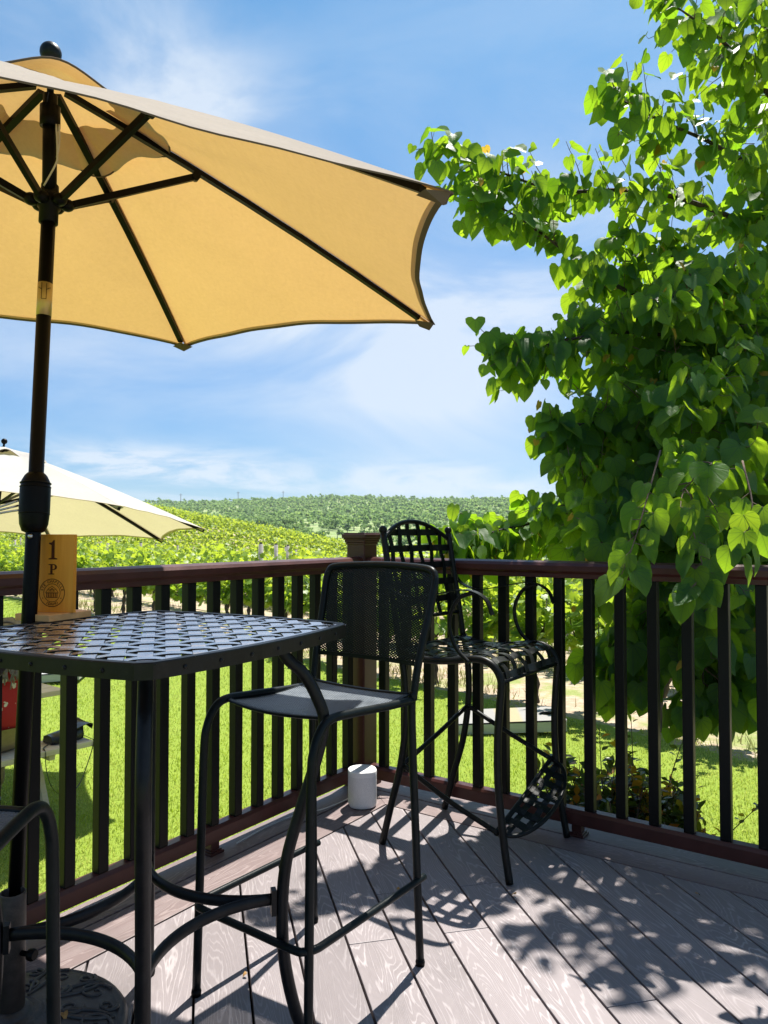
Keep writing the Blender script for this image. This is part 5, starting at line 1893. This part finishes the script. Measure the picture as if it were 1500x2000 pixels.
def add_mesh(name, me, mat, parent):
    me.name = name
    me.materials.clear(); me.materials.append(mat)
    me.polygons.foreach_set('use_smooth', np.ones(len(me.polygons), bool))
    o = bpy.data.objects.new(name, me); COL.objects.link(o); o.parent = parent
    return o


def person():
    seat = PT + LX * 0.365 - LN * 0.64 + Vector((0, 0, 0.451))
    rz = math.atan2(LN.y, LN.x) - math.pi / 2
    root = thing('person', 'person in red floral shirt and khaki trousers seated on the picnic bench, back turned', 'person', tuple(seat), rz)
    N, E = [], []

    def add(p, r, link=None):
        N.append((p, r)); i = len(N) - 1
        if link is not None:
            E.append((link, i))
        return i
    pel = add((0, 0, 0.095), (0.150, 0.110))
    ab = add((0, 0.02, 0.26), (0.140, 0.105), pel); ch = add((0, 0.03, 0.42), (0.150, 0.105), ab); ns = add((0, 0.04, 0.545), (0.085, 0.065), ch)
    nk = add((0, 0.06, 0.60), 0.052, ns); hd = add((0, 0.09, 0.68), (0.078, 0.088), nk); ht = add((0, 0.085, 0.765), (0.072, 0.082), hd); add((0, 0.08, 0.81), (0.040, 0.045), ht)
    add((0, 0.185, 0.695), 0.014, hd)
    for s in (-1, 1):
        sh = add((s * 0.165, 0.03, 0.505), 0.055, ch); el = add((s * 0.215, 0.15, 0.295), 0.041, sh); wr = add((s * 0.12, 0.36, 0.33), 0.027, el); pm = add((s * 0.10, 0.43, 0.335), (0.034, 0.017), wr)
        for f in range(4):
            k1 = add((s * 0.10 + (f - 1.5) * 0.019, 0.485 + 0.006 * (1.5 - abs(f - 1.5)), 0.332), 0.0085, pm)
            k2 = add((s * 0.10 + (f - 1.5) * 0.021, 0.515 + 0.008 * (1.5 - abs(f - 1.5)), 0.322), 0.0078, k1)
            add((s * 0.10 + (f - 1.5) * 0.021, 0.535 + 0.010 * (1.5 - abs(f - 1.5)), 0.310), 0.0068, k2)
        t1 = add((s * 0.10 - s * 0.042, 0.43, 0.327), 0.0105, pm); add((s * 0.10 - s * 0.052, 0.462, 0.322), 0.0085, t1)
        hp = add((s * 0.095, 0.08, 0.088), 0.085, pel); kn = add((s * 0.115, 0.44, 0.075), 0.056, hp); cf = add((s * 0.115, 0.43, -0.12), 0.050, kn); an = add((s * 0.115, 0.40, -0.36), 0.036, cf)
        add((s * 0.118, 0.50, -0.415), (0.036, 0.026), an)
    body = add_mesh('body', skin_mesh(N, E, 1), M['skin'], root)
    N, E = [], []
    a = add((0, 0.0, 0.125), (0.172, 0.128)); b = add((0, 0.02, 0.27), (0.160, 0.122), a); c = add((0, 0.03, 0.42), (0.166, 0.120), b); add((0, 0.04, 0.535), (0.098, 0.078), c)
    for s in (-1, 1):
        d = add((s * 0.165, 0.03, 0.505), 0.068, c); add((s * 0.205, 0.12, 0.345), 0.062, d)
    add_mesh('shirt', skin_mesh(N, E, 2), M['floral'], root)
    N, E = [], []
    a = add((0, -0.012, 0.100), (0.172, 0.125)); add((0, 0, 0.17), (0.150, 0.112), a)
    for s in (-1, 1):
        d = add((s * 0.098, 0.08, 0.092), 0.096, a); e = add((s * 0.116, 0.44, 0.078), 0.072, d); f = add((s * 0.116, 0.43, -0.12), 0.066, e); add((s * 0.116, 0.405, -0.33), 0.058, f)
    add_mesh('trousers', skin_mesh(N, E, 2), M['khaki'], root)
    N, E = [], []
    a = add((0, 0.065, 0.765), (0.090, 0.096)); add((0, 0.055, 0.83), (0.055, 0.060), a); b = add((0, 0.025, 0.66), (0.092, 0.060), a); c = add((0, -0.050, 0.57), (0.095, 0.035), b); add((0, -0.065, 0.545), (0.075, 0.022), c)
    hair = add_mesh('hair', skin_mesh(N, E, 2), M['hair'], root)
    sm = MB(); rs = random.Random(2)
    for i in range(40):
        x = rs.uniform(-0.09, 0.09)
        sm.tube(spline([(x * .8, -0.02, 0.66), (x, -0.055, 0.60), (x * 1.05 + rs.gauss(0, .01), -0.085, 0.545), (x * 1.1 + rs.gauss(0, .015), -0.098, 0.50 + rs.gauss(0, .02))], 4), 0.004, 4)
    sm.build('loose_strands', M['hair'], hair)
    for s in (-1, 1):
        N, E = [], []
        a = add((s * 0.118, 0.385, -0.405), (0.042, 0.042)); b = add((s * 0.118, 0.46, -0.415), (0.044, 0.034), a); add((s * 0.120, 0.545, -0.425), (0.040, 0.024), b)
        add_mesh('shoe', skin_mesh(N, E, 2), M['white'], root)
        MB().ball((s * 0.032, 0.163, 0.72), 0.011, 8, 6).build('eye', M['white'], root)


person()


def bench_items():
    c = PT + LX * 0.765 - LN * 0.60 + Vector((0, 0, 0.4515))
    root = thing('handbag', 'black leather handbag with dangling strap lying on the picnic bench end', 'handbag', tuple(c), PRZ)
    # soft wedge body with a flap
    rows = []
    for i in range(9):
        x = -0.115 + 0.23 * i / 8
        e = 1 - abs(2 * i / 8 - 1) ** 3 * 0.3
        hh = 0.060 + 0.045 * (i / 8) ** 1.5
        rows.append([(x, -0.085 * e, 0.004), (x, -0.096 * e, 0.030), (x, -0.080 * e, hh * 0.9), (x, 0.0, hh), (x, 0.07 * e, hh * 0.75), (x, 0.085 * e, 0.004)])
    mb = MB().grid(rows)
    b = 0
    mb.face([0, 1, 2, 3, 4, 5]); mb.face([8 * 6 + 5 - k for k in range(6)])
    mb.build('bag_body', M['leather'], root)
    MB().strap(spline([(0.02, -0.05, 0.090), (0.09, -0.045, 0.108), (0.135, -0.03, 0.106), (0.148, -0.02, 0.090)], 5), (0, 1, 0), 0.15, 0.005).build('flap', M['leather'], root)
    st = spline([(-0.14, -0.06, 0.01), (-0.19, -0.10, 0.004), (-0.205, -0.158, -0.01), (-0.20, -0.162, -0.12), (-0.16, -0.166, -0.25), (-0.07, -0.170, -0.325), (0.03, -0.168, -0.27), (0.10, -0.164, -0.12), (0.135, -0.160, -0.01), (0.135, -0.11, 0.006), (0.12, -0.05, 0.02)], 7)
    MB().strap(st, (0.2, 1, 0), 0.010, 0.003).build('strap', M['leather'], root)
    p = PT + LX * 0.845 - LN * 0.585 + Vector((0, 0, 0.4515))
    r2 = thing('bottle', 'small white bottle lying beside the black handbag on the bench', 'bottle', tuple(p), PRZ + R(70))
    MB().lathe([(0.0001, -0.075), (0.030, -0.073), (0.033, -0.066), (0.033, 0.04), (0.028, 0.055), (0.014, 0.062), (0.014, 0.07)], (0, 0, 0.033), 20, Vector((1, 0, 0))).build('bottle_body', M['white'], r2)
    MB().lathe([(0.016, 0.068), (0.016, 0.088), (0.001, 0.089)], (0, 0, 0.033), 16, Vector((1, 0, 0))).build('cap', M['chrome'], r2)


bench_items()


def mat_board():
    m, nt = material('board_with_yellow_panel')
    co = obj_co(nt); s = nt.n('ShaderNodeSeparateXYZ', {0: co})
    n = nt.noise(nt.mapping(co, (3, 30, 3)), 1.0, 5, .6)
    base = nt.mix(n, (0.22, 0.21, 0.20), (0.29, 0.28, 0.265))
    f = nt.ramp(nt.math('ABSOLUTE', nt.math('ADD', s.outputs[0], 0.02)), [(0.10, 1.0), (0.13, 0.0)])
    c = nt.mix(f, base, (0.31, 0.265, 0.15))
    finish(nt, nt.n('ShaderNodeBsdfPrincipled', {'Base Color': c, 'Roughness': .5}).outputs[0]); return m


def game_board(label, loc, rz, mat_top):
    root = thing('cornhole_board', label, 'game board', loc, rz, 'cornhole boards on the lawn')
    L, W = 1.0, 0.56
    hole = (0.36, 0.0, 0.076); n = 32

    def z(x):
        return 0.13 + 0.055 * (x / L)
    # top sheet with a round hole
    outer = []
    for k in range(n):
        a = 2 * math.pi * k / n; dx, dy = math.cos(a), math.sin(a)
        ts = []
        for lim, c, d in ((L / 2, hole[0], dx), (-L / 2, hole[0], dx), (W / 2, 0, dy), (-W / 2, 0, dy)):
            if abs(d) > 1e-6:
                t = (lim - c) / d
                if t > 0:
                    ts.append(t)
        t = min(ts); outer.append((hole[0] + dx * t, dy * t))
    outer_c = outer
    mb = MB()
    for dz in (0.0, -0.015):
        b = len(mb.v)
        for k in range(n):
            a = 2 * math.pi * k / n
            x, y = hole[0] + hole[2] * math.cos(a), hole[2] * math.sin(a)
            mb.v.append(Vector((x, y, z(x) + dz)))
        for x, y in outer_c:
            mb.v.append(Vector((x, y, z(x) + dz)))
        for k in range(n):
            m = (k + 1) % n
            q = (b + k, b + n + k, b + n + m, b + m)
            mb.face(q if dz == 0 else q[::-1])
        cs = [(L / 2, W / 2), (-L / 2, W / 2), (-L / 2, -W / 2), (L / 2, -W / 2)]
        for cx_, cy_ in cs:   # fill the corners cut by the fan
            ks = sorted(range(n), key=lambda k: (outer_c[k][0] - cx_) ** 2 + (outer_c[k][1] - cy_) ** 2)
            best = None
            for k in range(n):
                m = (k + 1) % n
                (xa, ya), (xb, yb) = outer_c[k], outer_c[m]
                if abs(xa - xb) > 1e-6 and abs(ya - yb) > 1e-6 and abs((xa if abs(abs(xa) - L / 2) < 1e-6 else xb) - cx_) < 1e-6 and abs((ya if abs(abs(ya) - W / 2) < 1e-6 else yb) - cy_) < 1e-6:
                    best = (k, m)
            if best:
                mb.v.append(Vector((cx_, cy_, z(cx_) + dz))); c = len(mb.v) - 1
                q = (b + n + best[0], c, b + n + best[1])
                mb.face(q if dz == 0 else q[::-1])
    mb.build('board_top', mat_top, root)
    fr = MB()
    for y in (-W / 2 + 0.019, W / 2 - 0.019):
        v = []
        b = len(fr.v)
        for x in (-L / 2, L / 2):
            for yy in (y - 0.019, y + 0.019):
                for zz in (z(x) - 0.105, z(x) - 0.0155):
                    fr.v.append(Vector((x, yy, zz)))
        for f in ((0, 1, 3, 2), (4, 6, 7, 5), (0, 4, 5, 1), (2, 3, 7, 6), (1, 5, 7, 3), (0, 2, 6, 4)):
            fr.face([b + i for i in f])
    for x in (-L / 2 + 0.019, L / 2 - 0.019):
        fr.box((x, 0, z(x) - 0.06), (0.036, W - 0.078, 0.088))
    fr.build('frame', M['boardwood'], root)
    for y in (-0.22, 0.22):
        MB().box((L / 2 - 0.08, y, 0.045), (0.07, 0.035, 0.10)).build('leg', M['postwood'], root)


M['boardtop'] = mat_board()
q = at(995, 1423, 7.25)
game_board('pale cornhole board with yellow middle on the lawn behind the arched armchair', (q.x + 0.02, 7.35, LAWN), R(-4), M['boardtop'])
q = at(84, 1328, 9.7)
game_board('grey cornhole board far across the lawn, beyond the picnic table', (q.x, 9.7, LAWN), R(10), M['boardwood'])


# ------------------------------------------------------------------ bits of dry leaf on the deck
def leaf_bits():
    rs = random.Random(12)
    for (px, py, lab, z) in ((775, 1731, 'brown dry leaf scrap on the deck beside the armchair shadow', 0.0), (1003, 1742, 'dry leaf scrap by the front foot of the armchair', 0.0), (486, 1892, 'tiny pale leaf scrap between the table and stool legs', 0.0),
                             (1352, 1741, 'pale leaf scrap in a board gap by the right railing', 0.0), (136, 1968, 'yellow leaf scrap lying on the iron umbrella base', 0.052)):
        k = (1.2 - z) * FPX / (py - 1043); x = (px - 750) / FPX * k
        t = heart_template(0.5, 0.6, 0.1)
        sc = rs.uniform(0.012, 0.020)
        mb = MB(); a = rs.random() * 6.28
        for v in t[0]:
            mb.v.append(Vector(((v[0] * math.cos(a) - v[1] * math.sin(a)) * sc, (v[0] * math.sin(a) + v[1] * math.cos(a)) * sc, v[2] * sc + 0.010)))
        for f in t[1]:
            mb.face(f, True)
        o = mb.build('dry_leaf', M['dryleaf']); o.location = (x, k, z)
        tag(o, lab, 'leaf', 'dry leaf scraps')


M['dryleaf'] = painted('dry_leaf', (0.30, 0.17, 0.06), 0.7, 0.4, 80, 0.001, 0.2)
leaf_bits()


# ------------------------------------------------------------------ air over the valley
def haze():
    m, nt = material('valley_haze')
    v = nt.n('ShaderNodeVolumePrincipled', {'Color': (0.80, 0.88, 1.0, 1), 'Density': 0.00014, 'Anisotropy': 0.2})
    nt.n('ShaderNodeOutputMaterial', {1: v.outputs[0]})
    o = MB().box((0, 700, 35), (2400, 2000, 94)).build('haze', m)
    o['kind'] = 'stuff'; tag(o, 'thin pale haze that fades the far hillside', 'haze')


haze()
